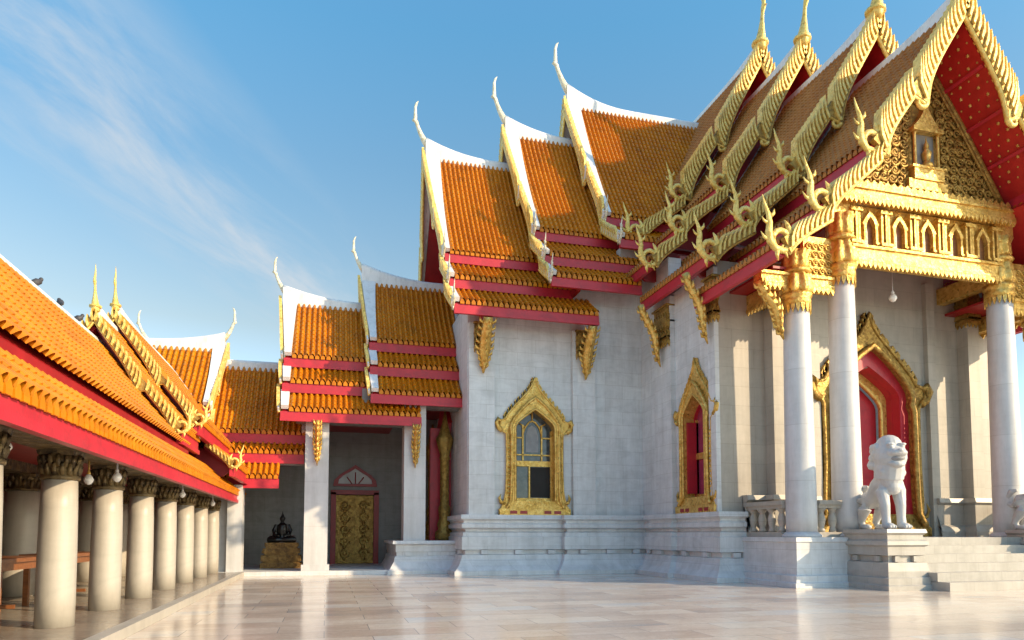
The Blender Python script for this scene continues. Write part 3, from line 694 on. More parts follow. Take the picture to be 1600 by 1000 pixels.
for s in (-1, 1):                # lower side beams from the outer columns
    a, b = sorted((XC + s * 2.75, XC + s * 3.55)); beam(a, b, 7.0, 7.32, 13.46); beam(*sorted((XC + s * 3.96, XC + s * 4.75)), 7.0, 7.32, 13.46)
    en.box(a, b, 13.5, 13.62, 7.32, 8.3)
    for k in range(4):
        for j in range(4): spiral(en, (a + .13 + .18 * k, 13.48, 7.45 + .2 * j), .095, (1, 0, 0), (0, 0, 1), 1.4, .03)
    x = XC + s * 3.76
    en.box(x - .14, x + .14, 13.9, 15.3, 6.98, 7.4); en.leafrow((x - s * -.16, 13.9, 7.02), (x - s * -.16, 15.3, 7.02), .135, .17, (-s * .04, 0, 0), 0, True, 1.0)
    x = XC + s * 2.47; en.box(x - .14, x + .14, 13.9, 15.3, 7.72, 8.16); en.box(x - .3, x + .3, YF + .02, YF + .3, 8.9, 9.3)
eo = en.build('entablature', 'gold', hall, (XC, YF, 7))
for fb in FBS: fb.build('frieze_niche', 'wood', eo)
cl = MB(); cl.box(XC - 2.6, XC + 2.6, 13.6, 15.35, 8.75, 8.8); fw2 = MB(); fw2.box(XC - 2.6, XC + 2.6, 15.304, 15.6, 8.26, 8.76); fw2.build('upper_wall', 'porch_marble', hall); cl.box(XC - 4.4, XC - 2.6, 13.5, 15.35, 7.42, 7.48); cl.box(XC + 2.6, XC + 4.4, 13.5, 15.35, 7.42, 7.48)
cl.build('porch_ceiling', 'deep_red', hall)

# --- ornate pointed frames
OUT = [(1.0, 0), (1.0, .035), (.93, .05), (.86, .10), (.81, .17), (.79, .30), (.79, .45), (.80, .58), (.90, .60), (1.0, .635), (.97, .675), (.84, .685), (.74, .73), (.55, .79), (.34, .85), (.17, .90), (.075, .94), (0, 1.0)]
MID = [(.80, .045), (.80, .06), (.76, .07), (.70, .10), (.68, .17), (.67, .30), (.67, .45), (.67, .56), (.68, .59), (.70, .62), (.68, .65), (.62, .68), (.54, .71), (.42, .75), (.27, .79), (.14, .82), (.06, .835), (0, .85)]
INR = [(.57, .10), (.57, .105), (.57, .11), (.57, .13), (.57, .2), (.57, .30), (.57, .45), (.57, .55), (.57, .58), (.57, .61), (.57, .63), (.54, .65), (.48, .67), (.37, .695), (.25, .72), (.14, .74), (.06, .755), (0, .765)]
def sym(P, w_, h): A = [(a * w_ / 2 * (1.08 if w_ > 3 and .6 < a < .82 and b < .59 else 1), b * h) for a, b in P]; return A + [(-a, b) for a, b in A[-2::-1]]
def ornate(name, loc, r, nrm, w_, h, depth=.10):
    mp = lambda a, b, d: (loc[0] + r[0] * a + nrm[0] * d, loc[1] + r[1] * a + nrm[1] * d, loc[2] + b)
    mb = MB(); O, Mi, I = sym(OUT, w_, h), sym(MID, w_, h), sym(INR, w_, h)
    door = 'door' in name; rg = MB() if door else mb
    mb.strip(O, Mi, mp, -.02, depth); rg.strip(Mi, I, mp, -.25, depth * (.4 if door else 1.7))
    mb.tube([mp(a, b, depth) for a, b in O], .035 * w_ / 2.2, 6); mb.tube([mp(a, b, depth * 1.7) for a, b in Mi], .05 * w_ / 2.2, 6); (None if door else mb.tube([mp(a, b, depth * 1.6) for a, b in I], .04 * w_ / 2.2, 6))
    # flame leaves up the arch and along the shoulders
    for sg in (-1, 1):
        pts = [(sg * a * w_ / 2, b * h) for a, b in OUT[11:]]
        for i in range(len(pts) - 1):
            for f in (.2, .6):
                a = pts[i][0] + (pts[i + 1][0] - pts[i][0]) * f; b = pts[i][1] + (pts[i + 1][1] - pts[i][1]) * f; sz = .16 * w_ / 2.2 * (1 - .06 * i)
                mb.prism([(a - .05 * w_ / 2.2, b - .06), (a + .05 * w_ / 2.2, b - .06), (a + sg * .07 * w_ / 2.2, b + sz * .5), (a + sg * .03, b + sz), (a - .04 * w_ / 2.2, b + sz * .5)], mp, depth * .2, depth * .9)
        mb.tube([mp(sg * x * w_ / 2, y * h, depth) for x, y in ((.92, .60), (1.02, .62), (1.08, .66), (1.03, .69), (.98, .675), (1.0, .655))], [.07 * w_ / 2.2] * 3 + [.055 * w_ / 2.2] * 2 + [.02], 7)
        mb.tube([mp(sg * x * w_ / 2, y * h, depth) for x, y in ((.84, .08), (.95, .09), (1.0, .12), (.96, .15))], [.06, .06, .045, .01], 6)
        # bead mouldings down the jambs
        for i in range(int(h * .42 / .13)):
            mb.ell(mp(sg * .735 * w_ / 2, h * .13 + .13 * i, depth), (.05, .05, .055), 6)
    mb.box(*[f(c) for c in range(0)]) if False else None
    # stepped sill with a row of small openings
    for (a0, z0, z1, d) in ((1.0, 0, .045, .14), (.95, .045, .06, .11), (.90, .06, .10, .09)):
        p = mp(-a0 * w_ / 2, z0 * h, -.02); q = mp(a0 * w_ / 2, z1 * h, d + .04); mb.box(p[0], q[0], p[1], q[1], p[2], q[2])
    o = mb.build(name, 'old_gold' if 'door' in name else 'gold', hall, loc)
    if door: rg.build('jamb_lining', 'red', o)
    sl = MB()
    for a in (-.62, -.34, .34, .62):
        p = mp((a - .1) * w_ / 2, .008 * h, .179); q = mp((a + .1) * w_ / 2, .03 * h, .186); sl.box(p[0], q[0], p[1], q[1], p[2], q[2])
    sl.build('sill_slot', 'deep_red', o)
    return o, mp, I
def glazing(o, mp, I, w_, h, d, kind):
    gl = MB(); gl.prism([(a * .995, b) for a, b in I], mp, d - .02, d); gl.build('pane', 'pink_glass' if kind == 'red' else 'glass', o)
    mu = MB()
    def bar(a0, a1, b0, b1, t=.05):
        p = mp(a0, b0, d); q = mp(a1, b1, d + t); mu.box(p[0], q[0], p[1], q[1], p[2], q[2])
    W = .57 * w_ / 2; t = .022
    bar(-W, W, .355 * h, .395 * h, .08); bar(-W, W, .10 * h, .125 * h, .07)
    for s in (-1, 1): bar(s * W, s * (W - .06), .10 * h, .62 * h, .06)
    if kind != 'red':
        for a in (-.30, .30): bar(a - t, a + t, .40 * h, .66 * h)
        bar(-W, W, .435 * h, .435 * h + .04); bar(-W, -.3, .56 * h, .56 * h + .04); bar(.3, W, .56 * h, .56 * h + .04)
        arc = [(.30, .56 * h), (.29, .60 * h), (.22, .645 * h), (.1, .68 * h), (0, .69 * h)]; arc = arc + [(-a, b) for a, b in arc[-2::-1]]
        mu.tube([mp(a, b, d + .03) for a, b in arc], .028, 6)
        for a, b, c, e in ((.22, .645 * h, .42, .67 * h), (-.22, .645 * h, -.42, .67 * h), (0, .69 * h, 0, .76 * h)): mu.tube([mp(a, b, d + .03), mp(c, e, d + .03)], .022, 5)
        bar(-.10 - t, -.10 + t, .12 * h, .36 * h, .06)
    else:
        bar(-t, t, .12 * h, .74 * h, .06)
    mu.build('mullion', 'gold', o)
    if kind != 'red':
        op = MB(); p = mp(-.07, .13 * h, d + .004); q = mp(W - .06, .35 * h, d + .012); op.box(p[0], q[0], p[1], q[1], p[2], q[2]); op.build('casement_shade', 'dark', o)  # black panel over the pane, painting the shade seen through an open casement
        ly = MB(); A = [(.2, .46 * h), (.2, .58 * h), (.12, .64 * h), (0, .66 * h), (-.12, .64 * h), (-.2, .58 * h), (-.2, .46 * h)]
        ly.prism(A, mp, d + .002, d + .012); ly.build('leaded_figure', 'stone', o)
    else:                        # red casement leaf folded back against the reveal
        sh = MB(); p = mp(-W + .0, .13 * h, d); q = mp(-W + .06, .60 * h, d + .34); sh.box(p[0], q[0], p[1], q[1], p[2], q[2]); sh.build('shutter', 'red', o)
o, mp, I = ornate('window', (W1C, 19.75, 1.76), (1, 0), (0, -1), 2.22, 4.2); glazing(o, mp, I, 2.22, 4.2, -.22, 'clear')
rv = MB(); rv.strip([(a * .999, b) for a, b in I], [(a * 1.08, b) for a, b in I], mp, -.34, -.24); rv.build('reveal', 'wood', o)
o, mp, I = ornate('window', (9.67, W2C, 1.76), (0, -1), (-1, 0), 2.0, 4.2); glazing(o, mp, I, 2.0, 4.2, -.30, 'red')
rv = MB(); rv.strip([(a * .99, b) for a, b in I], [(a * 1.08, b) for a, b in I], mp, -.32, -.2); rv.build('reveal', 'red', o)
# main door
o, mp, I = ornate('door_frame', (14.24, 15.302, 1.12), (1, 0), (0, -1), 3.6, 6.1, .16)
rv = MB(); rv.strip([(a * .99, b) for a, b in I], [(a * 1.06, b) for a, b in I], mp, -.62, -.2); rv.build('reveal', 'red', o)
I2 = [(a * .80, .0 + b * .94) for a, b in I]; rv = MB(); rv.strip([(a * .99, b) for a, b in I], I2, mp, -.5, -.40); rv.build('inner_frame', 'gold', o)
rv = MB(); rv.tube([mp(a, b, -.38) for a, b in I2], .05, 6); rv.build('gilt_edge', 'pale_gold', o)
rv = MB(); rv.prism([(a * 1.02, b) for a, b in I2], mp, -.66, -.60); rv.build('door_leaf', 'red', o)
# --- gilded eave brackets and pilaster capitals
def bracket(x, y, z0, z1, n, out, wd_=.13, name='eave_bracket', par=None):
    mb = MB(); n = Vector((n[0], n[1], 0)); t = Vector((-n.y, n.x, 0)); k = 9
    pts = []; rr = []
    for i in range(k + 1):
        f = i / k; pts.append(Vector((x, y, z0 + (z1 - z0) * f)) + n * (.03 + out * f ** 1.5 + .05 * sin(f * 9))); rr.append(wd_ * (.12 + .88 * min(1, f * 2.2) ** .8) * (1 - .25 * f))
    mb.tube(pts, rr, 8)
    for i in range(1, k):
        for s in (-1, 1):
            p = pts[i]; mb.tube([p + t * s * rr[i] * .6, p + t * s * rr[i] * 1.5 + Vector((0, 0, .06)) + n * .03, p + t * s * rr[i] * 1.7 + Vector((0, 0, .17)) + n * .05], [.045, .04, .006], 5)
        p = pts[i]; mb.tube([p, p + n * (rr[i] + .05) + Vector((0, 0, -.02)), p + n * (rr[i] + .10) + Vector((0, 0, .09))], [.05, .04, .006], 5)
    return mb.build(name, 'gold', par or hall, (x, y, z0))
def pil_cap(x0, x1, y0, y1, z0, z1):
    mb = MB(); h = z1 - z0
    mb.box(x0, x1, y0, y1, z0, z1)
    for f, e in ((0, .02), (.08, .04), (.45, .03), (.5, .05), (.92, .06)): mb.box(x0 - e, x1 + e, y0 - e, y1 + e, z0 + f * h, z0 + f * h + .05)
    for za in (z0 + .02, z0 + h * .5):
        mb.leafrow((x0 - .02, y0 - .01, za), (x1 + .02, y0 - .01, za), .13, .2, (0, -1, 0), 0, True, .03); mb.leafrow((x0 - .01, y0 - .02, za), (x0 - .01, y1, za), .13, .2, (-1, 0, 0), 0, True, .03)
        mb.leafrow((x0 - .02, y0 - .01, za + .06), (x1 + .02, y0 - .01, za + .06), .13, .24, (0, -1, 0), 0, False, .03); mb.leafrow((x0 - .01, y0 - .02, za + .06), (x0 - .01, y1, za + .06), .13, .24, (-1, 0, 0), 0, False, .03)
    return mb.build('pilaster_capital', 'old_gold', hall, ((x0 + x1) / 2, y0, z0))
for x0, x1 in ((4.2, 4.66), (7.42, 7.92)): pil_cap(x0, x1, 19.52, 19.7, 6.75, 7.5)
pil_cap(9.45, 9.66, 17.6, 18.4, 6.8, 7.9); pil_cap(9.50, 9.66, 15.26, 15.66, 6.8, 7.9)
pil_cap(11.0, 11.44, 14.92, 15.28, 7.2, 8.2); pil_cap(17.4, 17.84, 14.92, 15.28, 7.2, 8.2)
bracket(4.43, 19.55, 5.95, 7.45, (0, -1), .62, .19); bracket(7.67, 19.55, 5.95, 7.45, (0, -1), .62, .19)
bracket(9.46, 18.0, 6.1, 7.9, (-1, 0), .6); bracket(9.48, 15.45, 6.1, 7.9, (-1, 0), .6)
bracket(XC - 3.76 - .33, 13.55, 5.75, 7.1, (-1, 0), .62, .15); bracket(XC + 3.76 + .33, 13.55, 5.75, 7.1, (1, 0), .62, .15)
# --- west door of the transept, seen edge-on
wd_ = MB(); wd_.box(3.3, 3.99, 22.4, 22.62, .99, 4.7); wd_.box(3.84, 3.99, 24.2, 24.45, .99, 4.6); wd_.box(3.84, 3.99, 22.35, 24.45, 4.6, 4.9)
wd_.prism([(-1.2, 4.9), (1.2, 4.9), (.7, 5.3), (.2, 5.7), (0, 6.2), (-.2, 5.7), (-.7, 5.3)], lambda a, b, d: (d, YR + a, b), 3.84, 3.99)
o = wd_.build('west_door', 'red', hall, (3.9, YR, .99))
b_ = MB(); b_.box(4.1, 4.15, 22.5, 24.3, 1, 4.7); b_.build('door_leaf', 'deep_red', o)
for yy in (22.05, 24.75):
    b_ = MB()
    b_.lathe([(.30, 1.0), (.30, 1.25), (.2, 1.35), (.24, 1.5), (.17, 1.7), (.2, 1.95), (.2, 2.05), (.15, 2.15), (.15, 3.6), (.19, 3.65), (.15, 3.75), (.25, 4.1), (.3, 4.3), (.2, 4.45), (.1, 4.8), (.03, 5.2)], 3.72, yy, 24, 0, True, .12, 8)
    b_.build('gilded_half_column', 'old_gold', o)
# --- low base carrying the transept porch pillar
lb = MB(); moulding(lb, [(2.05, 24.0), (2.05, 20.75), (4.1, 20.75)], [(-.3, .99), (.10, .99), (.12, .9), (.02, .86), (.02, .66), (-.06, .64), (-.06, .54), (.04, .52), (.08, .36), (.2, .16), (.28, .1), (.28, 0)])
lb.box(2.06, 4.0, 20.76, 24, .5, .988); dentils(lb, [(2.05, 20.75), (4.1, 20.75)], .03, .54, .64, .6, .16, .08)
lb.build('porch_base', 'marble', hall)

# ================================================================ cloister wing behind the court
wing = empty('cloister_wing', (0.5, 23, 0), 'low cloister wing with three stepped orange roofs and square marble pillars, left of the temple', 'cloister')
FL = Frame((0, 23.6), (0, -1), (-1, 0))
wf = MB(); wf.box(-8, 2.0, 20.72, 25.6, 0, .12); wf.box(-2.35, 1.78, 20.6, 20.72, 0, .125); wf.build('plinth', 'marble', wing)
wb = MB()
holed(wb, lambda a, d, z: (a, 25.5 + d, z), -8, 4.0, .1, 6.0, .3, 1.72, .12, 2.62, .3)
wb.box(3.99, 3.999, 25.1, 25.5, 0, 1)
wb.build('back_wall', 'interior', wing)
pw = MB(); pw.box(-.62, .05, 20.85, 21.5, .12, 4.75); pw.box(-.68, .11, 20.79, 21.56, .12, .3); pw.build('pillar', 'marble_plain', wing, (-.28, 21.2, .12))
pw = MB(); pw.box(2.27, 2.93, 20.85, 21.5, .98, 5.2); pw.build('pillar', 'marble_plain', wing, (2.6, 21.2, .99))
pw = MB(); pw.box(-2.72, -2.32, 20.9, 21.5, .12, 2.6); pw.box(-3.2, -2.72, 21.1, 21.4, .12, 2.4); pw.build('end_pier', 'marble_plain', wing, (-2.5, 21.2, .12))
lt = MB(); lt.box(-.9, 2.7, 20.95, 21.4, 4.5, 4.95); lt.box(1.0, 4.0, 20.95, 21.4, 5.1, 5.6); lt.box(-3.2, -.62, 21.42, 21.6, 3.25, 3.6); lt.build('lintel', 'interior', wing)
ce = MB(); ce.box(-1.2, 2.2, 21.4, 25.5, 4.9, 4.95); ce.box(2.2, 4.0, 21.4, 25.5, 5.5, 5.55); ce.box(-8, -1.2, 21.6, 25.5, 3.6, 3.65); ce.build('ceiling', 'deep_red', wing)
bracket(-.28, 20.84, 3.2, 4.5, (0, -1), .3, .085, par=wing); bracket(2.6, 20.84, 3.2, 4.5, (0, -1), .3, .085, par=wing)
roof(wing, FL, -2.75, 1.3, [(0, 8.85, 1.95, 6.62), (1.8, 6.28, 2.5, 5.72), (2.36, 5.38, 3.05, 4.78)], 'white', .2, p0t=[-1.6, -1.6, -2.75], rise=.4, tailsize=.01, wd=.09, verge=(.26, .2), chs=.5, waves=2, tails=False)
roof(wing, FL, -4.3, -1.25, [(0, 9.8, 1.95, 7.28), (1.8, 6.95, 2.5, 6.38), (2.36, 6.05, 3.05, 5.42)], 'white', .2, rise=.45, tailsize=.01, wd=.09, verge=(.26, .2), chs=.5, tails=False)
roof(wing, FL, 1.0, 4.3, [(0, 6.6, 1.9, 4.25), (1.8, 3.92, 2.25, 3.62), (2.2, 3.25, 2.6, 2.85)], 'white', 0, p0t=[.6, .66, 1.35], finial=False, boards=False, panel=0, rise=0, capw=.12)
dkw = MB(); dkw.box(.2, 1.85, 25.72, 25.76, .1, 2.7); dkw.build('dark_plate', 'dark', wing)  # black plate added to stop daylight showing past the door leaves
# door of the wing
dr = MB(); dr.box(.16, .34, 25.38, 25.7, .12, 2.7); dr.box(1.68, 1.86, 25.38, 25.7, .12, 2.7); dr.box(.16, 1.86, 25.38, 25.7, 2.62, 2.78)
o = dr.build('door_frame', 'deep_red', wing, (1.01, 25.4, .12))
dl = MB()
for s in (0, 1):
    x0 = .345 + s * .667; x1 = x0 + .662; dl.box(x0, x1, 25.52, 25.58, .13, 2.6)
    for k in range(5): spiral(dl, (x0 + .31, 25.5, .5 + k * .43), .19, (1, 0, 0), (0, 0, 1), 1.6, .035, 1 if s else -1); dl.ell((x0 + .31, 25.51, .3 + k * .43), (.07, .03, .09), 8)
dl.build('door_leaf', 'old_gold', o)
fl = MB(); A = [(.78, 0), (.74, .22), (.55, .42), (.3, .58), (0, .78)]; A = A + [(-a, b) for a, b in A[-2::-1]]; B = [(a * .78, .09 + b * .72) for a, b in A]
mpf = lambda a, b, d: (1.01 + a, 25.5 - d, 2.92 + b)
fl.strip(A, B, mpf, -.0, .1); fl.strip([A[0], A[-1]], [B[0], B[-1]], mpf, 0, .1)
for a in (-.30, 0, .30): fl.tube([mpf(a * .4, .1, .05), mpf(a, .52 - abs(a) * .6, .05)], .022, 5)
o2 = fl.build('fanlight', 'deep_red', wing, (1.01, 25.5, 2.92)); fp = MB(); fp.prism(B, mpf, .012, .03); fp.build('pane', 'marble_plain', o2)

# ================================================================ side gallery on the left
gal = empty('side_gallery', (-4.5, 12, 0), 'long open gallery with round marble columns under an orange roof and bright red fascia', 'gallery')
FG = Frame((-4.5, 0), (1, 0), (0, -1))
gf = MB(); gf.box(-7.2, -2.36, -3, 20.7, 0, .115); gf.box(-7.2, -2.36, 20.7, 25.5, 0, .113); gf.build('floor', 'gallery_floor', gal)
gk = MB(); gk.box(-2.36, -2.2, -3, 20.6, 0, .125); gk.build('kerb', 'gallery_marble', gal)
gw = MB(); gw.box(-7.4, -7.0, -3, 26, .1, 3.4); gw.build('back_wall', 'gallery_marble', gal)
gc = MB(); gc.box(-7.0, -3.35, -3, 25.4, 2.42, 2.46); gc.build('ceiling', 'deep_red', gal)
gl_ = MB(); gl_.box(-3.22, -2.78, -3, 22, 2.17, 2.42); gl_.box(-5.42, -4.98, -3, 22, 2.25, 2.42); gl_.build('lintel', 'bronze', gal)
def gcol(x, y, r, zc, zt, name='column'):
    c = MB(); c.lathe([(r * 1.0, .115), (r * 1.0, .5), (r * .99, 1.0), (r * .95, 1.5), (r * .90, zc)], x, y, 36); o = c.build(name, 'gallery_marble', gal, (x, y, .115))
    k = MB()
    k.lathe([(r * .95, zc), (r * 1.02, zc + .015), (r * 1.02, zc + .045), (r * .92, zc + .06), (r * .93, zc + .2), (r * 1.05, zt - .05)], x, y, 36)
    k.lathe([(r * .98, zt - .05), (r * 1.04, zt)], x, y, 24, 0, False, 0, 0, .7)
    for rr, hh, zz in ((1.0, .13, zc + .06), (1.04, .14, zc + .15)):
        for i in range(16):
            a = 2 * pi * (i + (.5 if hh > .135 else 0)) / 16; p = Vector((x + r * rr * .88 * cos(a), y + r * rr * .88 * sin(a), zz)); n_ = Vector((cos(a), sin(a), 0))
            k.tube([p, p + n_ * .02 + Vector((0, 0, hh * .6)), p + n_ * .035 + Vector((0, 0, hh)), p + n_ * .05 + Vector((0, 0, hh * .8))], [.026, .032, .024, .008], 5)
    k.build('capital', 'bronze', o, (x, y, zc)); return o
c0 = gcol(-3.05, 9.2, .203, 1.83, 2.17)
for i in (-3, -2, -1, 1, 2, 3, 4, 5, 6): dup(c0, (0, (1.87 if i > 0 else 1.98) * i, 0))
c1 = gcol(-5.2, 13.97, .30, 1.95, 2.25)
for i in (-4, -3, -2, -1, 1, 2, 3, 4): dup(c1, (0, 1.87 * i, 0))
roof(gal, FG, -15.6, 3, [(0, 4.95, 1.6, 3.02), (1.5, 2.86, 2.03, 2.34)], 'gilt', p0t=[-15.8, -22.6], boards=False, finial=False, panel=0, rise=0, capw=.07, fhs=[.085, .20], cap_inner=False, main=1)
roof(gal, FG, -17.0, -15.1, [(0, 5.5, 1.62, 3.35)], 'gilt', rise=.12, wd=.05, capw=.07, tailsize=.40, chs=.34, panel=.4, main=1, waves=2)
roof(gal, FG, -22.0, -16.4, [(0, 5.95, 1.72, 3.72), (1.6, 3.42, 2.25, 2.95)], 'gilt', p1t=[-16.4, -18.2], rise=.12, wd=.05, capw=.07, tailsize=.40, chs=.34, panel=.4, main=1, waves=2)
FP = Frame((-4.5, 23.5), (0, -1), (1, 0))
roof(gal, FP, -1.2, 1.1, [(0, 7.1, 1.95, 4.95), (1.85, 4.62, 2.4, 4.2)], 'white', .16, rise=.36, wd=.09, tailsize=.3, chs=.46, panel=.4, main=1, verge=(.2, .13), capw=.12)
cfw = MB(); chofa(cfw, Frame((-4.5, 23.5), (0, -1), (-1, 0)), 1.1, 7.4, .4, 'slender'); cfw.build('apex_finial', 'cream', gal)
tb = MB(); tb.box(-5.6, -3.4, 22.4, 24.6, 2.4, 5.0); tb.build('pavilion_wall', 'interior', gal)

# ================================================================ guardian lions (one continuous carved body each)
def carve(name, mats, mb, loc, vox, parent=None, sm=3):
    o = mb.build(name, mats, parent, loc)
    r = o.modifiers.new('Remesh', 'REMESH'); r.mode = 'VOXEL'; r.voxel_size = vox; r.use_smooth_shade = True
    s = o.modifiers.new('Smooth', 'SMOOTH'); s.iterations = sm; s.factor = 0.5
    return o
def lion(x, y, z):
    mb = MB(); P = lambda a, b, c: (x + a, y + b, z + c)
    E_ = lambda c, r, n=14: mb.ell(P(*c), r, n)
    # trunk: deep chest, back falling to the rump
    mb.tube([P(0, -.26, .98), P(0, -.12, 1.08), P(0, .12, .94), P(0, .38, .74), P(0, .58, .68), P(0, .68, .62)], [.19, .27, .25, .20, .22, .13], 16)
    E_((0, -.28, 1.10), (.23, .18, .27)); E_((0, -.33, .95), (.16, .12, .2))
    for s in (-1, 1):
        # front legs: broad shoulder, straight shank, big paw
        mb.tube([P(s * .15, -.16, 1.08), P(s * .19, -.22, .84), P(s * .175, -.30, .52), P(s * .17, -.31, .28), P(s * .17, -.33, .06)], [.15, .145, .105, .09, .10], 12)
        E_((s * .17, -.41, .07), (.11, .17, .08))
        for t in (-.06, 0, .06): E_((s * .17 + t, -.535, .055), (.036, .055, .05), 8)
        # hind legs: thigh forward, hock back
        mb.tube([P(s * .15, .56, .68), P(s * .20, .46, .46), P(s * .18, .60, .30), P(s * .17, .66, .16), P(s * .17, .58, .05)], [.17, .15, .095, .08, .09], 12)
        E_((s * .17, .47, .06), (.10, .16, .07))
    # neck, mane and head
    mb.tube([P(0, -.18, 1.12), P(0, -.22, 1.35), P(0, -.26, 1.55)], [.3, .31, .28], 14)
    E_((0, -.26, 1.60), (.34, .33, .36), 18); E_((0, -.22, 1.84), (.27, .27, .25), 16)
    E_((0, -.47, 1.66), (.24, .2, .12)); E_((0, -.56, 1.655), (.2, .13, .085)); E_((0, -.66, 1.70), (.075, .05, .05), 8)
    E_((0, -.46, 1.43), (.2, .19, .07)); E_((0, -.52, 1.395), (.15, .13, .06))
    for s in (-1, 1):
        E_((s * .12, -.50, 1.79), (.07, .06, .06), 8); E_((s * .13, -.5, 1.85), (.1, .07, .035), 8)
        E_((s * .28, -.2, 1.80), (.06, .08, .12), 8)
        for k in range(6):
            a = radians(200 - k * 34); E_((s * (.27 + .015 * (k % 2)), -.10 - .06 * cos(a), 1.52 + .30 * sin(a)), (.07, .10, .085), 8)
    for k in range(7):
        E_((.0 + .25 * sin(k * .9 - 2.7), .02, 1.35 + .09 * k), (.12, .11, .12), 8)
        E_((.22 * cos(k * 1.05), -.33 - .06 * sin(k), 1.24 + .02 * (k % 2)), (.08, .08, .09), 8)
    E_((0, -.22, 2.0), (.09, .14, .06), 8)
    # tail curled up over the rump
    mb.tube([P(0, .72, .6), P(0, .86, .66), P(0, .88, .84), P(0, .78, .98), P(0, .66, 1.0)], [.08, .075, .07, .085, .03], 8)
    return mb
for sgn, lab in ((0, 'white marble guardian lion standing open-mouthed on the pedestal just left of the porch steps'), (1, 'white marble guardian lion on the far pedestal right of the porch steps')):
    x = 12.02 if not sgn else 2 * XC - 12.02
    o = carve('guardian_lion', 'lion', lion(x, 12.5, 1.292), (x, 12.5, 1.292), .014, None, 1)
    o.rotation_euler.z = radians(-13) if not sgn else radians(10)
    tag(o, lab, 'statue', 'guardian lions flanking the porch steps')
    mo = MB(); mo.ell((x, 12.0, 1.292 + 1.535), (.17, .15, .065), 12); mo.build('mouth', 'stone', o, (x, 12.5, 1.292))

# ================================================================ seated Buddha on its tiered plinth
pt_ = MB()
for (hw, hd, z0, z1) in ((.62, .42, .12, .28), (.55, .37, .28, .34), (.60, .40, .34, .52), (.5, .34, .52, .58), (.55, .37, .58, .74), (.47, .32, .74, .80), (.5, .34, .80, .92)):
    pt_.box(-1.34 - hw, -1.34 + hw, 23 - hd, 23 + hd, z0, z1)
for z in (.36, .6): pt_.leafrow((-1.92, 22.6 - (0 if z < .5 else -.04), z), (-.76, 22.6 - (0 if z < .5 else -.04), z), .14, .13, (0, -1, 0), 0, False, .025)
tag(pt_.build('statue_plinth', 'shaded_gold', None, (-1.34, 23, .12)), 'tiered gilded plinth under the black seated figure in the dark bay', 'plinth')
bu = MB(); B_ = lambda a, b, c: (-1.34 + a, 23 + b, .92 + c)
for s in (-1, 1):
    bu.tube([B_(s * .12, .08, .1), B_(s * .34, -.08, .1), B_(s * .38, -.16, .09), B_(s * .15, -.26, .09), B_(-s * .12, -.24, .1)], [.12, .12, .1, .085, .06], 10)
    bu.tube([B_(s * .17, .02, .56), B_(s * .25, -.02, .38), B_(s * .24, -.12, .24), B_(s * .06, -.2, .2)], [.075, .07, .055, .045], 10)
    bu.ell(B_(s * .075, .02, .76), (.02, .03, .055), 8)
bu.tube([B_(0, .06, .05), B_(0, .05, .22), B_(0, .03, .42), B_(0, .03, .56), B_(0, .02, .64)], [.22, .17, .185, .16, .06], 14)
bu.tube([B_(0, .02, .62), B_(0, .01, .68)], [.055, .055], 10)
bu.ell(B_(0, 0, .76), (.085, .09, .105), 14); bu.ell(B_(0, -.085, .75), (.014, .02, .025), 6); bu.ell(B_(0, .02, .86), (.05, .05, .05), 10); bu.lathe([(.03, 1.80), (.02, 1.86), (.003, 1.95)], -1.34, 23.02, 8)
tag(carve('seated_statue', 'black', bu, (-1.34, 23, .92), .014, None, 2), 'black seated Buddha figure on a gilded plinth in the dark bay', 'statue')

# ================================================================ tables, lamps, birds
def table(y0, y1, lab, x0=-4.45, x1=-3.75):
    e = empty('table', ((x0 + x1) / 2, (y0 + y1) / 2, .115), lab, 'table', 'wooden tables in the gallery')
    t = MB(); t.box(x0, x1, y0, y1, .84, .89); t.build('table_top', 'wood', e)
    t = MB(); t.box(x0 + .04, x1 - .04, y0 + .06, y1 - .06, .74, .838); t.build('apron', 'wood', e)
    for x in (x0 + .07, x1 - .07):
        for y in (y0 + .12, y1 - .12):
            t = MB(); t.box(x - .035, x + .035, y - .035, y + .035, .115, .739); t.build('leg', 'wood', e, (x, y, .115))
    t = MB(); t.box(x0 + .05, x1 - .05, (y0 + y1) / 2 - .02, (y0 + y1) / 2 + .02, .25, .3); t.build('stretcher', 'wood', e)
table(9.0, 11.2, 'brown wooden table behind the nearest gallery column'); table(11.9, 13.6, 'brown wooden table farther along, behind the second gallery column')
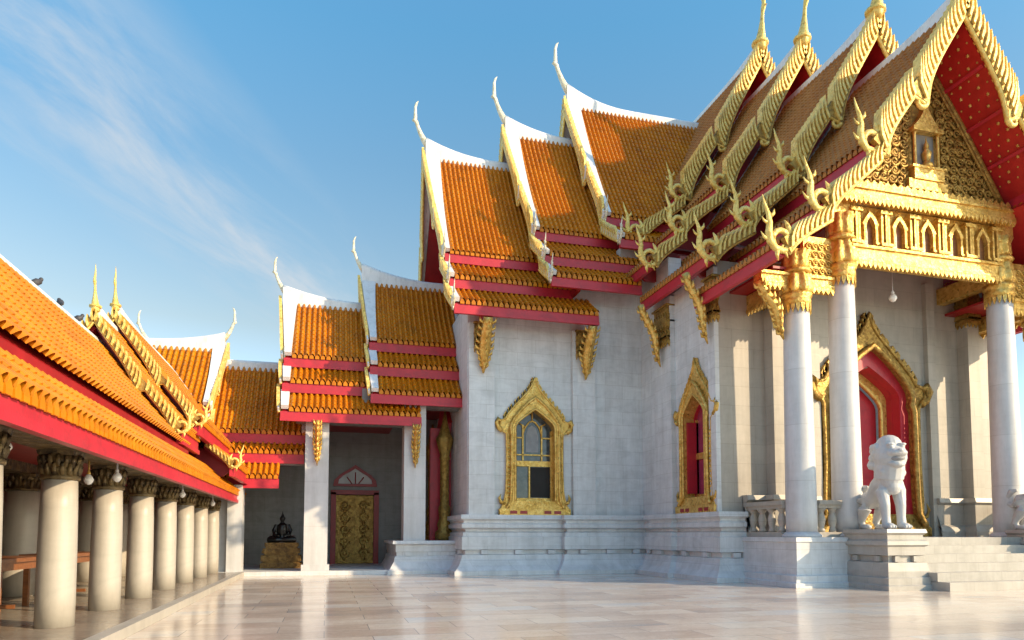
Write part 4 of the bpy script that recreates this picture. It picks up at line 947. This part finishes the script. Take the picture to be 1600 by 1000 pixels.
def lampm(x, y, z, r, drop, gold_cap, lab, grp='lamps hanging in the gallery'):
    e = empty('hanging_lamp', (x, y, z), lab, 'lamp', grp)
    g_ = MB(); g_.lathe([(.01, z - r * 1.15), (r * .55, z - r * .95), (r * .95, z - r * .35), (r, z), (r * .8, z + r * .5), (r * .4, z + r * .95), (r * .3, z + r * 1.2)], x, y, 16); g_.build('globe', 'lamp', e)
    c = MB(); c.lathe([(r * .36, z + r * 1.1), (r * .42, z + r * 1.3), (r * .25, z + r * 1.7), (.012, z + r * 1.9), (.012, z + drop)], x, y, 10); c.build('fitting', 'gold' if gold_cap else 'white', e)
lampm(-3.05, 7.75, 2.06, .055, .36, True, 'white lamp hanging left of the nearest gallery column')
lampm(-3.05, 10.2, 1.92, .062, .45, True, 'cream lamp with gold fitting hanging right of the nearest gallery column')
lampm(-2.78, 10.45, 1.98, .062, .35, False, 'white lamp under the red fascia by the second gallery column')
lampm(-2.78, 14.9, 1.99, .062, .35, False, 'white lamp under the red fascia by the fifth gallery column')
lampm(-2.78, 18.7, 1.97, .062, .35, False, 'white lamp under the red fascia near the last gallery columns')
lampm(-2.78, 22.2, 1.90, .062, .3, False, 'white lamp hanging at the far end of the red fascia')
lampm(13.93, 14.0, 7.24, .10, 1.05, False, 'white globe lamp hanging in the temple porch', None)
def bird(y, lab, turn):
    x, z = -4.5, 5.125 + .02; mb = MB(); R_ = Matrix.Rotation(turn, 3, 'Z')
    P = lambda a, b, c: tuple(Vector((x, y, z)) + R_ @ (Vector((a, b, c)) * .62))
    mb.tube([P(-.17, 0, .02), P(-.08, 0, .05), P(.0, 0, .085), P(.07, 0, .12), P(.09, 0, .16)], [.015, .045, .06, .045, .03], 10)
    mb.ell(P(.10, 0, .185), (.034, .03, .034), 10); mb.tube([P(.12, 0, .183), P(.165, 0, .176)], [.012, .002], 6)
    mb.tube([P(-.1, 0, .04), P(-.24, 0, .0)], [.03, .012], 6)
    for s in (-1, 1): mb.tube([P(0, s * .02, .05), P(.005, s * .022, -.04)], [.01, .008], 5)
    tag(carve('pigeon', 'bird', mb, (x, y, z), .006, None, 1), lab, 'bird', 'pigeons on the gallery ridge')
bird(12.25, 'dark pigeon on the white gallery ridge, nearest and topmost of three', .8); bird(13.25, 'dark pigeon in the middle of three on the gallery ridge', 2.2); bird(14.15, 'dark pigeon on the gallery ridge closest to the gilded gables', .3)
